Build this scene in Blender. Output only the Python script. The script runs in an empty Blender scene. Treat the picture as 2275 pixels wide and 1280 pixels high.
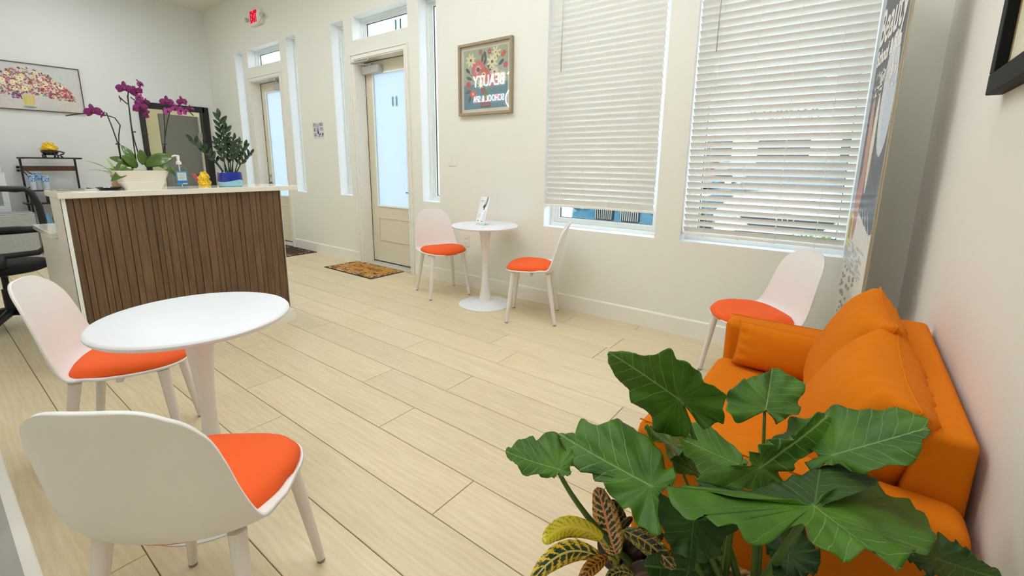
import bpy, bmesh, math, random
import numpy as np
from mathutils import Vector, Matrix
random.seed(7)
sc = bpy.context.scene
C = sc.collection
PI = math.pi

# ------------------------------------------------------------------ camera
F_PX, CX, CY, H = 1005.3, 1137.5, 567.1, 1.30
YAW, PITCH, ROLL = .6445, .1992, -.0112
ca, sa, cb, sb = math.cos(YAW), math.sin(YAW), math.cos(PITCH), math.sin(PITCH)
fwd = Vector((-sa*cb, ca*cb, -sb)); right = Vector((ca, sa, 0)); down = fwd.cross(right)
cr, sr = math.cos(ROLL), math.sin(ROLL)
r2 = cr*right + sr*down; d2 = -sr*right + cr*down
cam = bpy.data.cameras.new('camera'); camo = bpy.data.objects.new('camera', cam); C.objects.link(camo)
m = Matrix((r2, -d2, -fwd)).transposed().to_4x4(); m.translation = Vector((0, 0, H))
camo.matrix_world = m
cam.sensor_width = 36; cam.sensor_fit = 'HORIZONTAL'; cam.lens = F_PX/2275*36
cam.shift_x = 0; cam.shift_y = -(640-CY)/2275
cam.clip_start = .02; cam.clip_end = 200
sc.camera = camo

# ------------------------------------------------------------------ world, exposure
w = bpy.data.worlds.new('sky'); sc.world = w; w.use_nodes = True
nt = w.node_tree; nt.nodes.clear()
bg = nt.nodes.new('ShaderNodeBackground'); out = nt.nodes.new('ShaderNodeOutputWorld')
tc = nt.nodes.new('ShaderNodeTexCoord'); sep = nt.nodes.new('ShaderNodeSeparateXYZ')
rmp = nt.nodes.new('ShaderNodeValToRGB')
nt.links.new(tc.outputs['Generated'], sep.inputs[0]); nt.links.new(sep.outputs['Z'], rmp.inputs[0])
rmp.color_ramp.elements[0].position = 0.0; rmp.color_ramp.elements[0].color = (.93, .97, 1.0, 1)
rmp.color_ramp.elements[1].position = .7; rmp.color_ramp.elements[1].color = (.66, .84, 1.0, 1)
nt.links.new(rmp.outputs[0], bg.inputs[0]); bg.inputs[1].default_value = 2.9
nt.links.new(bg.outputs[0], out.inputs[0])
vs = sc.view_settings
vs.view_transform = 'Standard'; vs.look = 'None'; vs.gamma = 1; vs.use_curve_mapping = False
vs.exposure = 0.58
cy = sc.cycles
cy.use_denoising = True
cy.max_bounces = 10; cy.diffuse_bounces = 6; cy.glossy_bounces = 4; cy.transparent_max_bounces = 24; cy.transmission_bounces = 6
cy.sample_clamp_indirect = 6
LAMP = 12.5          # strength of the unseen panels added on the ceiling
# window portals: guide daylight sampling through the real openings
def portal(name, x0, x1, z0, z1, y):
    l = bpy.data.lights.new(name, 'AREA'); l.shape = 'RECTANGLE'; l.size = x1-x0; l.size_y = z1-z0
    l.cycles.is_portal = True
    o = bpy.data.objects.new(name, l); C.objects.link(o); o.location = ((x0+x1)/2, y, (z0+z1)/2); o.rotation_euler = (-PI/2, 0, 0)
portal('portal_light', -8.3, .03, .7, 3.02, 3.78)

# ------------------------------------------------------------------ helpers
def s2l(c):
    c = [x/255 for x in c]
    return tuple(((x+.055)/1.055)**2.4 if x > .04045 else x/12.92 for x in c)
def P(nt_, kind, **kw):
    n = nt_.nodes.new(kind)
    for k, v in kw.items(): setattr(n, k, v)
    return n
def mat(name, rgb, rough=.5, metal=0, noise=0, nscale=20, bump=0, bscale=200, coat=0, spec=.5, rnd=0, sheen=0, stretch=None, lin=False):
    m = bpy.data.materials.new(name); m.use_nodes = True; t = m.node_tree
    b = t.nodes['Principled BSDF']; col = rgb if lin else s2l(rgb)
    b.inputs['Roughness'].default_value = rough; b.inputs['Metallic'].default_value = metal
    b.inputs['Coat Weight'].default_value = coat; b.inputs['Specular IOR Level'].default_value = spec
    if coat: b.inputs['Coat Roughness'].default_value = .05
    if sheen: b.inputs['Sheen Weight'].default_value = sheen; b.inputs['Sheen Roughness'].default_value = .5
    tcn = P(t, 'ShaderNodeTexCoord'); mp = P(t, 'ShaderNodeMapping')
    t.links.new(tcn.outputs['Object'], mp.inputs[0])
    if stretch: mp.inputs['Scale'].default_value = stretch
    nz = P(t, 'ShaderNodeTexNoise'); nz.inputs['Scale'].default_value = nscale; nz.inputs['Detail'].default_value = 4
    t.links.new(mp.outputs[0], nz.inputs['Vector'])
    hsv = P(t, 'ShaderNodeHueSaturation'); hsv.inputs['Color'].default_value = (*col, 1)
    ma = P(t, 'ShaderNodeMath', operation='MULTIPLY_ADD')
    t.links.new(nz.outputs['Fac'], ma.inputs[0]); ma.inputs[1].default_value = noise*2; ma.inputs[2].default_value = 1-noise
    if rnd:
        oi = P(t, 'ShaderNodeObjectInfo'); mb = P(t, 'ShaderNodeMath', operation='MULTIPLY_ADD')
        t.links.new(oi.outputs['Random'], mb.inputs[0]); mb.inputs[1].default_value = rnd*2; mb.inputs[2].default_value = -rnd
        md = P(t, 'ShaderNodeMath', operation='ADD'); t.links.new(ma.outputs[0], md.inputs[0]); t.links.new(mb.outputs[0], md.inputs[1])
        t.links.new(md.outputs[0], hsv.inputs['Value'])
    else: t.links.new(ma.outputs[0], hsv.inputs['Value'])
    t.links.new(hsv.outputs[0], b.inputs['Base Color'])
    if bump:
        n2 = P(t, 'ShaderNodeTexNoise'); n2.inputs['Scale'].default_value = bscale; t.links.new(tcn.outputs['Object'], n2.inputs['Vector'])
        bp = P(t, 'ShaderNodeBump'); bp.inputs['Strength'].default_value = bump; bp.inputs['Distance'].default_value = .002
        t.links.new(n2.outputs['Fac'], bp.inputs['Height']); t.links.new(bp.outputs[0], b.inputs['Normal'])
    return m
def emat(name, rgb, s):
    m = bpy.data.materials.new(name); m.use_nodes = True; t = m.node_tree; t.nodes.clear()
    e = P(t, 'ShaderNodeEmission'); e.inputs[0].default_value = (*s2l(rgb), 1); e.inputs[1].default_value = s
    o = P(t, 'ShaderNodeOutputMaterial'); t.links.new(e.outputs[0], o.inputs[0]); return m
def glassmat(name, tint=(1, 1, 1), refl=.06):
    m = bpy.data.materials.new(name); m.use_nodes = True; t = m.node_tree; t.nodes.clear()
    tr = P(t, 'ShaderNodeBsdfTransparent'); tr.inputs[0].default_value = (*tint, 1)
    gl = P(t, 'ShaderNodeBsdfGlossy'); gl.inputs['Roughness'].default_value = .0
    ge = P(t, 'ShaderNodeNewGeometry'); dt = P(t, 'ShaderNodeVectorMath', operation='DOT_PRODUCT')
    t.links.new(ge.outputs['Normal'], dt.inputs[0]); t.links.new(ge.outputs['Incoming'], dt.inputs[1])
    ab = P(t, 'ShaderNodeMath', operation='ABSOLUTE'); t.links.new(dt.outputs['Value'], ab.inputs[0])
    om = P(t, 'ShaderNodeMath', operation='SUBTRACT'); om.inputs[0].default_value = 1; t.links.new(ab.outputs[0], om.inputs[1])
    pw = P(t, 'ShaderNodeMath', operation='POWER'); t.links.new(om.outputs[0], pw.inputs[0]); pw.inputs[1].default_value = 5
    lw = P(t, 'ShaderNodeMath', operation='MULTIPLY_ADD'); t.links.new(pw.outputs[0], lw.inputs[0]); lw.inputs[1].default_value = .9; lw.inputs[2].default_value = refl*.55
    mx = P(t, 'ShaderNodeMixShader'); o = P(t, 'ShaderNodeOutputMaterial')
    t.links.new(lw.outputs[0], mx.inputs[0]); t.links.new(tr.outputs[0], mx.inputs[1]); t.links.new(gl.outputs[0], mx.inputs[2])
    t.links.new(mx.outputs[0], o.inputs[0]); return m
def frostmat():
    m = bpy.data.materials.new('frosted_glass'); m.use_nodes = True; t = m.node_tree; t.nodes.clear()
    tl = P(t, 'ShaderNodeBsdfTranslucent'); tl.inputs[0].default_value = (.64, .68, .72, 1)
    gl = P(t, 'ShaderNodeBsdfPrincipled'); gl.inputs['Base Color'].default_value = (.8, .88, .95, 1); gl.inputs['Roughness'].default_value = .25
    mx = P(t, 'ShaderNodeMixShader'); mx.inputs[0].default_value = .15; o = P(t, 'ShaderNodeOutputMaterial')
    t.links.new(tl.outputs[0], mx.inputs[1]); t.links.new(gl.outputs[0], mx.inputs[2]); t.links.new(mx.outputs[0], o.inputs[0]); return m
def vcolmat(name, rough=.6, coat=0):
    m = bpy.data.materials.new(name); m.use_nodes = True; t = m.node_tree; b = t.nodes['Principled BSDF']
    a = P(t, 'ShaderNodeVertexColor'); a.layer_name = 'print'; t.links.new(a.outputs[0], b.inputs['Base Color'])
    b.inputs['Roughness'].default_value = rough; b.inputs['Coat Weight'].default_value = coat; b.inputs['Coat Roughness'].default_value = .0
    b.inputs['Coat IOR'].default_value = 1.6
    return m

class MB:
    def __init__(s): s.v = []; s.f = []
    def add(s, v, f):
        n = len(s.v); s.v += [tuple(p) for p in v]; s.f += [tuple(i+n for i in q) for q in f]; return s
    def box(s, x0, x1, y0, y1, z0, z1, M=None):
        v = [(x, y, z) for x in (x0, x1) for y in (y0, y1) for z in (z0, z1)]
        if M is not None: v = [tuple(M @ Vector(p)) for p in v]
        return s.add(v, [(0, 1, 3, 2), (4, 6, 7, 5), (0, 4, 5, 1), (2, 3, 7, 6), (0, 2, 6, 4), (1, 5, 7, 3)])
    def tube(s, pts, rad, n=10, cap=True):
        pts = [Vector(p) for p in pts]; rs = rad if isinstance(rad, (list, tuple)) else [rad]*len(pts)
        V = []; prev = None
        for i, p in enumerate(pts):
            t = (pts[min(i+1, len(pts)-1)]-pts[max(i-1, 0)]).normalized()
            if prev is None:
                a = Vector((0, 0, 1)) if abs(t.z) < .9 else Vector((1, 0, 0)); prev = t.cross(a).normalized()
            u = (prev - t*prev.dot(t)).normalized(); prev = u; q = t.cross(u)
            V += [p + rs[i]*(math.cos(2*PI*k/n)*u + math.sin(2*PI*k/n)*q) for k in range(n)]
        Fs = [(i*n+k, i*n+(k+1) % n, (i+1)*n+(k+1) % n, (i+1)*n+k) for i in range(len(pts)-1) for k in range(n)]
        if cap: Fs += [tuple(range(n-1, -1, -1)), tuple((len(pts)-1)*n+k for k in range(n))]
        return s.add(V, Fs)
    def lathe(s, prof, n=48, c=(0, 0, 0), sx=1, sy=1):
        V = [(c[0]+r*math.cos(2*PI*k/n)*sx, c[1]+r*math.sin(2*PI*k/n)*sy, c[2]+z) for r, z in prof for k in range(n)]
        Fs = [(i*n+k, i*n+(k+1) % n, (i+1)*n+(k+1) % n, (i+1)*n+k) for i in range(len(prof)-1) for k in range(n)]
        return s.add(V, Fs)
    def grid(s, fn, nu, nv, wrapu=False):
        V = [fn(i/(nu if wrapu else nu-1), j/(nv-1)) for j in range(nv) for i in range(nu)]
        Fs = [(j*nu+i, j*nu+(i+1) % nu, (j+1)*nu+(i+1) % nu, (j+1)*nu+i) for j in range(nv-1) for i in range(nu if wrapu else nu-1)]
        return s.add(V, Fs)
    def prism(s, poly, z0, z1):      # poly in (x,y)
        n = len(poly)
        return s.add([(x, y, z0) for x, y in poly]+[(x, y, z1) for x, y in poly],
                     [tuple(range(n-1, -1, -1)), tuple(range(n, 2*n))]+[(k, (k+1) % n, n+(k+1) % n, n+k) for k in range(n)])
    def mesh(s, name, m, smooth=False, bevel=0):
        me = bpy.data.meshes.new(name); me.from_pydata(s.v, [], s.f); me.materials.append(m)
        if bevel or smooth is not None:
            bm = bmesh.new(); bm.from_mesh(me)
            bmesh.ops.recalc_face_normals(bm, faces=bm.faces)
            if bevel: bmesh.ops.bevel(bm, geom=[e for e in bm.edges if e.calc_face_angle(0) > .6], offset=bevel, segments=2, affect='EDGES', profile=.5)
            bm.to_mesh(me); bm.free()
        if smooth:
            me.polygons.foreach_set('use_smooth', [True]*len(me.polygons))
            if smooth == 'auto': me.set_sharp_from_angle(angle=math.radians(38))
        me.update(); return me
def link(name, me, parent=None):
    o = bpy.data.objects.new(name, me); C.objects.link(o)
    if parent is not None: o.parent = parent
    return o
def part(name, mb, m, parent=None, smooth=False, bevel=0):
    return link(name, mb.mesh(name, m, smooth, bevel), parent)
def thing(name, label, cat, loc=(0, 0, 0), rz=0, group=None):
    o = bpy.data.objects.new(name, None); o.empty_display_size = .1; C.objects.link(o)
    o.location = loc; o.rotation_euler = (0, 0, rz); tag(o, label, cat, group); return o
def tag(o, label, cat, group=None):
    o['label'] = label; o['category'] = cat
    if group: o['group'] = group
    return o
def struct(name, mb, m, parent=None, smooth=False, bevel=0):
    o = part(name, mb, m, parent, smooth, bevel)
    if parent is None: o['kind'] = 'structure'
    return o
def dup(root, loc, rz, label=None, group=None):
    r = root.copy(); C.objects.link(r); r.location = loc; r.rotation_euler = (0, 0, rz)
    if label: r['label'] = label
    if group: r['group'] = group
    for ch in list(root.children):
        c = ch.copy(); C.objects.link(c); c.parent = r
        for g in ch.children:
            d = g.copy(); C.objects.link(d); d.parent = c
    return r
def solid(o, th, offset=0):
    md = o.modifiers.new('thickness', 'SOLIDIFY'); md.thickness = th; md.offset = offset; return o
def text_mesh(name, s, size, m, depth=.002, align='CENTER', xs=1, bold=0):
    cu = bpy.data.curves.new('tmp_text', 'FONT'); cu.body = s; cu.size = size; cu.extrude = depth; cu.align_x = align; cu.align_y = 'CENTER'; cu.offset = bold
    o = bpy.data.objects.new('tmp_text', cu); C.objects.link(o)
    dg = bpy.context.evaluated_depsgraph_get(); me = bpy.data.meshes.new_from_object(o.evaluated_get(dg))
    bpy.data.objects.remove(o); me.name = name; me.materials.clear(); me.materials.append(m)
    if xs != 1: me.transform(Matrix.Diagonal((xs, 1, 1, 1)))
    return me
def place_text(name, me, parent, M):
    o = link(name, me, parent); o.matrix_local = M; return o
def face_y(loc, mirror=False):     # text on a wall whose room side is -y, read from -y
    return Matrix.Translation(loc) @ Matrix.Rotation(PI/2, 4, 'X') @ (Matrix.Diagonal((-1, 1, 1, 1)) if mirror else Matrix.Identity(4))
def ray(u, v):
    a = (u-CX)/F_PX; b = (v-CY)/F_PX; return a*r2 + b*d2 + fwd

# ------------------------------------------------------------------ materials
M_wall = mat('wall_paint', (232, 231, 221), .7, noise=.01, nscale=3, bump=.05, bscale=300)
M_ceil = mat('ceiling_paint', (226, 222, 212), .8)
M_trim = mat('trim_paint', (238, 234, 226), .4)
M_reveal = mat('reveal_paint', (240, 243, 244), .4)
M_vinyl = mat('window_vinyl', (238, 242, 240), .35)
M_door = mat('door_paint', (222, 214, 192), .4)
M_white = mat('white_plastic', (236, 231, 229), .32, spec=.5)
M_shell = mat('chair_shell_plastic', (234, 232, 229), .42)
M_leg = mat('chair_leg_metal', (228, 222, 218), .4)
M_tab = mat('table_lacquer', (228, 231, 236), .42)
M_orange_pad = mat('orange_seat_fabric', (240, 92, 22), .8, noise=.05, nscale=300, bump=.35, bscale=900)
M_sofa = mat('sofa_fabric', (208, 112, 0), .9, noise=.05, nscale=400, bump=.3, bscale=900, spec=.2)
M_black = mat('black_metal', (24, 24, 30), .45)
M_blackp = mat('black_plastic', (16, 16, 18), .5)
M_dark = mat('gasket_black', (20, 20, 18), .6)
M_blind = mat('blind_slat', (236, 235, 229), .5)
M_cord = mat('blind_cord', (236, 236, 230), .7)
M_chrome = mat('brushed_steel', (190, 190, 190), .3, metal=1)
M_closer = mat('closer_grey', (186, 184, 182), .4, metal=.2)
M_gold = mat('gold_glaze', (252, 204, 30), .22, metal=.35, coat=.5)
M_glass = glassmat('clear_glass')
M_frost = frostmat()
M_stem = mat('green_stem', (70, 98, 34), .5)
M_soil = mat('potting_soil', (45, 34, 24), .95, noise=.3, nscale=60, bump=1, bscale=120)
M_quartz = mat('quartz_top', (232, 228, 218), .12, noise=.02, nscale=12, coat=.3)
M_panelw = mat('white_laminate', (228, 220, 212), .45)

def wood_floor():
    m = bpy.data.materials.new('oak_plank'); m.use_nodes = True; t = m.node_tree; b = t.nodes['Principled BSDF']
    tc_ = P(t, 'ShaderNodeTexCoord'); oi = P(t, 'ShaderNodeObjectInfo')
    ad = P(t, 'ShaderNodeVectorMath', operation='ADD'); cb_ = P(t, 'ShaderNodeCombineXYZ')
    ml = P(t, 'ShaderNodeMath', operation='MULTIPLY'); ml.inputs[1].default_value = 37
    t.links.new(oi.outputs['Random'], ml.inputs[0]); t.links.new(ml.outputs[0], cb_.inputs[1]); t.links.new(ml.outputs[0], cb_.inputs[0])
    t.links.new(tc_.outputs['Object'], ad.inputs[0]); t.links.new(cb_.outputs[0], ad.inputs[1])
    mp = P(t, 'ShaderNodeMapping'); mp.inputs['Scale'].default_value = (1.2, 9, 1); t.links.new(ad.outputs[0], mp.inputs[0])
    n1 = P(t, 'ShaderNodeTexNoise'); n1.inputs['Scale'].default_value = 2.2; n1.inputs['Detail'].default_value = 8; n1.inputs['Distortion'].default_value = 1.2
    t.links.new(mp.outputs[0], n1.inputs['Vector'])
    mp2 = P(t, 'ShaderNodeMapping'); mp2.inputs['Scale'].default_value = (4, 110, 1); t.links.new(ad.outputs[0], mp2.inputs[0])
    n2 = P(t, 'ShaderNodeTexNoise'); n2.inputs['Scale'].default_value = 2; n2.inputs['Detail'].default_value = 5; t.links.new(mp2.outputs[0], n2.inputs['Vector'])
    mp3 = P(t, 'ShaderNodeMapping'); mp3.inputs['Scale'].default_value = (1.0, 5, 1); t.links.new(ad.outputs[0], mp3.inputs[0])
    wv = P(t, 'ShaderNodeTexWave', wave_type='RINGS'); wv.inputs['Scale'].default_value = 2.2; wv.inputs['Distortion'].default_value = 9; wv.inputs['Detail'].default_value = 3; wv.inputs['Detail Scale'].default_value = 1.2
    t.links.new(mp3.outputs[0], wv.inputs['Vector'])
    rp = P(t, 'ShaderNodeValToRGB'); rp.color_ramp.elements[0].position = .25; rp.color_ramp.elements[0].color = (*s2l((206, 188, 150)), 1)
    rp.color_ramp.elements[1].position = .75; rp.color_ramp.elements[1].color = (*s2l((227, 211, 179)), 1)
    a1 = P(t, 'ShaderNodeMath', operation='MULTIPLY_ADD'); a1.inputs[1].default_value = .35
    t.links.new(n2.outputs['Fac'], a1.inputs[0])
    a2 = P(t, 'ShaderNodeMath', operation='MULTIPLY_ADD'); a2.inputs[1].default_value = .14; t.links.new(wv.outputs['Fac'], a2.inputs[0]); 
    a3 = P(t, 'ShaderNodeMath', operation='MULTIPLY'); a3.inputs[1].default_value = .5; t.links.new(n1.outputs['Fac'], a3.inputs[0])
    t.links.new(a3.outputs[0], a2.inputs[2]); t.links.new(a2.outputs[0], a1.inputs[2]); t.links.new(a1.outputs[0], rp.inputs[0])
    hs = P(t, 'ShaderNodeHueSaturation'); t.links.new(rp.outputs[0], hs.inputs['Color'])
    rv = P(t, 'ShaderNodeMath', operation='MULTIPLY_ADD'); rv.inputs[1].default_value = .10; rv.inputs[2].default_value = .95
    t.links.new(oi.outputs['Random'], rv.inputs[0]); t.links.new(rv.outputs[0], hs.inputs['Value'])
    t.links.new(hs.outputs[0], b.inputs['Base Color']); b.inputs['Roughness'].default_value = .38; b.inputs['Specular IOR Level'].default_value = .4
    bp = P(t, 'ShaderNodeBump'); bp.inputs['Strength'].default_value = .08; bp.inputs['Distance'].default_value = .002
    t.links.new(n2.outputs['Fac'], bp.inputs['Height']); t.links.new(bp.outputs[0], b.inputs['Normal'])
    return m
def wood_dark():
    m = bpy.data.materials.new('walnut_slat'); m.use_nodes = True; t = m.node_tree; b = t.nodes['Principled BSDF']
    tc_ = P(t, 'ShaderNodeTexCoord'); oi = P(t, 'ShaderNodeObjectInfo')
    mp = P(t, 'ShaderNodeMapping'); mp.inputs['Scale'].default_value = (60, 60, 3); t.links.new(tc_.outputs['Object'], mp.inputs[0])
    ml = P(t, 'ShaderNodeMath', operation='MULTIPLY'); ml.inputs[1].default_value = 9; t.links.new(oi.outputs['Random'], ml.inputs[0])
    n1 = P(t, 'ShaderNodeTexNoise', noise_dimensions='4D'); n1.inputs['Scale'].default_value = 1.5; n1.inputs['Detail'].default_value = 6
    t.links.new(mp.outputs[0], n1.inputs['Vector']); t.links.new(ml.outputs[0], n1.inputs['W'])
    rp = P(t, 'ShaderNodeValToRGB'); rp.color_ramp.elements[0].position = .3; rp.color_ramp.elements[0].color = (*s2l((84, 62, 42)), 1)
    rp.color_ramp.elements[1].position = .7; rp.color_ramp.elements[1].color = (*s2l((120, 93, 66)), 1)
    t.links.new(n1.outputs['Fac'], rp.inputs[0])
    hs = P(t, 'ShaderNodeHueSaturation'); t.links.new(rp.outputs[0], hs.inputs['Color'])
    rv = P(t, 'ShaderNodeMath', operation='MULTIPLY_ADD'); rv.inputs[1].default_value = .2; rv.inputs[2].default_value = .9
    t.links.new(oi.outputs['Random'], rv.inputs[0]); t.links.new(rv.outputs[0], hs.inputs['Value'])
    t.links.new(hs.outputs[0], b.inputs['Base Color']); b.inputs['Roughness'].default_value = .5
    return m
M_plank = wood_floor(); M_slat = wood_dark()

# ------------------------------------------------------------------ room shell
XL, XR, YF, YB, ZC = -9.28, .29, 3.49, -.02, 3.77
YREAR, XREAR = -2.6, -1.3
WT = .30                                             # front wall thickness
DOORS = [(-5.04, -4.11), (-7.765, -6.845)]           # clear openings
holes = []                                           # x0,x1,z0,z1
for x0, x1 in DOORS: holes.append((x0, x1, 0.0, 2.51))
TR = [(-5.05, -4.055, 2.724, 2.995), (-7.80, -6.80, 2.712, 2.985)]
SL = [(-5.503, -5.229, .868, 2.988), (-3.888, -3.615, .874, 2.988), (-6.62, -6.352, .862, 2.988), (-8.24, -7.965, .862, 2.988)]
W1 = (-2.266, -1.222, .738, 2.99); W2 = (-1.027, .013, .738, 2.99)
holes += TR + SL + [W1, W2]
xs = sorted({XL, XR} | {h[0] for h in holes} | {h[1] for h in holes}); zs = sorted({0, ZC} | {h[2] for h in holes} | {h[3] for h in holes})
mb = MB()
# cell-based wall with holes; every opening gets its own reveal faces
vid = {}
def vv(x, y, z):
    k = (round(x, 5), round(y, 5), round(z, 5))
    if k not in vid: vid[k] = len(mb.v); mb.v.append(k)
    return vid[k]
solidc = {}
for i in range(len(xs)-1):
    for j in range(len(zs)-1):
        cx_, cz_ = (xs[i]+xs[i+1])/2, (zs[j]+zs[j+1])/2
        solidc[i, j] = not any(h[0] < cx_ < h[1] and h[2] < cz_ < h[3] for h in holes)
for (i, j), s_ in solidc.items():
    if not s_: continue
    x0, x1, z0, z1 = xs[i], xs[i+1], zs[j], zs[j+1]; a, b = YF, YF+WT
    mb.f.append((vv(x0, a, z0), vv(x1, a, z0), vv(x1, a, z1), vv(x0, a, z1)))
    mb.f.append((vv(x0, b, z0), vv(x0, b, z1), vv(x1, b, z1), vv(x1, b, z0)))
    for di, dj, q in ((-1, 0, (x0, z0, x0, z1)), (1, 0, (x1, z0, x1, z1)), (0, -1, (x0, z0, x1, z0)), (0, 1, (x0, z1, x1, z1))):
        if not solidc.get((i+di, j+dj), False):
            mb.f.append((vv(q[0], a, q[1]), vv(q[2], a, q[3]), vv(q[2], b, q[3]), vv(q[0], b, q[1])))
struct('wall_front', mb, M_wall)
D3 = (2.46, 3.33, 2.12)     # doorway in the left wall: y0, y1, top
mb = MB(); mb.box(XL-.15, XL, YREAR, D3[0], 0, ZC).box(XL-.15, XL, D3[1], YF+WT, 0, ZC).box(XL-.15, XL, D3[0], D3[1], D3[2], ZC)
M_walll = mat('wall_paint_cool', (228, 230, 229), .7, noise=.01, nscale=3)
struct('wall_left', mb, M_walll)
struct('wall_right', MB().box(XR, XR+.15, YREAR, YF+WT, 0, ZC), mat('wall_paint_warm', (232, 228, 221), .7, noise=.01, nscale=3, bump=.05, bscale=300))
struct('wall_back', MB().box(XL, XREAR, YB-.12, YB, 0, ZC), M_wall)
struct('wall_rear', MB().box(XREAR, XR, YREAR-.12, YREAR, 0, ZC).box(XREAR-.12, XREAR, YREAR, YB-.12, 0, ZC), M_wall)
struct('ceiling', MB().box(XL-.15, XR+.15, YREAR-.12, YF+WT, ZC, ZC+.12), M_ceil)
fl = struct('floor', MB().box(XL-.1, XR+.1, YREAR-.1, YF+WT, -.06, -.004), mat('floor_underlay', (120, 100, 66), .9))
# planks
PL, PW, Y0 = 1.56, .2356, 1.2432
offs = {1: -1.758+PL*0, 0: -1.121, -1: -2.236, 2: -2.226, 3: -1.76, 4: -2.428, 5: -1.76, 6: -2.012, 8: -1.277, 10: -1.28, -4: -1.75}
pid = 0
for k in range(-16, 11):
    ya, yb = Y0+(k-1)*PW, min(Y0+k*PW, YF)
    if yb <= YREAR: continue
    ya = max(ya, YREAR)
    if ya >= YF-.01: continue
    off = offs.get(k, -1.3-.61*((k*5) % 7)/7*2)
    xmin = XL if yb > YB-.1 else XREAR
    n0 = math.floor((xmin-off)/PL)
    x = off+n0*PL
    while x < XR:
        xa, xb = max(x, xmin), min(x+PL, XR)
        if xb-xa > .02:
            g = .0016; e = .0016
            X0, X1, A, B = xa+g, xb-g, ya+g, yb-g; cxp, cyp = (X0+X1)/2, (A+B)/2
            hx, hy = (X1-X0)/2, (B-A)/2
            v = [(-hx, -hy, -.004), (hx, -hy, -.004), (hx, hy, -.004), (-hx, hy, -.004), (-hx, -hy, -e), (hx, -hy, -e), (hx, hy, -e), (-hx, hy, -e),
                 (-hx+e, -hy+e, 0), (hx-e, -hy+e, 0), (hx-e, hy-e, 0), (-hx+e, hy-e, 0)]
            f = [(8, 9, 10, 11)]+[(a, (a+1) % 4, (a+1) % 4+4, a+4) for a in range(4)]+[(a+4, (a+1) % 4+4, (a+1) % 4+8, a+8) for a in range(4)]
            me = bpy.data.meshes.new('plank'); me.from_pydata(v, [], f); me.materials.append(M_plank)
            o = link('plank', me, fl); o.location = (cxp, cyp, 0)
        x += PL
# baseboards
def baseboard(name, segs, axis='x', at=0, sgn=-1, h=.14, mtl=M_trim):
    mb = MB()
    for a, b in segs:
        pr_ = [(0, 0), (.014, 0), (.014, h-.012), (.010, h-.004), (.002, h), (0, h)]
        n = len(pr_)
        V = []
        for s in (a, b):
            for d, z in pr_:
                V.append((s, at+sgn*d, z) if axis == 'x' else (at+sgn*d, s, z))
        mb.add(V, [tuple(range(n-1, -1, -1)), tuple(range(n, 2*n))]+[(k, (k+1) % n, n+(k+1) % n, n+k) for k in range(n)])
    return struct(name, mb, mtl)
baseboard('baseboard_front', [(XL, -7.812), (-6.80, -5.10), (-4.045, XR)], 'x', YF, -1)
baseboard('baseboard_right', [(YREAR, YF)], 'y', XR, -1)
baseboard('baseboard_left', [(YB, 2.38), (3.41, YF)], 'y', XL, 1)
# thick white ledge at the foot of the back wall, bottom left corner of the view
led = struct('baseboard_back', MB().box(XL, -1.45, YB, .07, 0, .10), M_trim, bevel=.006)

struct('trim_2', MB().box(XL, -1.45, YB+.001, .036, .001, .103), mat('ledge_grey', (168, 166, 160), .6))
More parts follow.
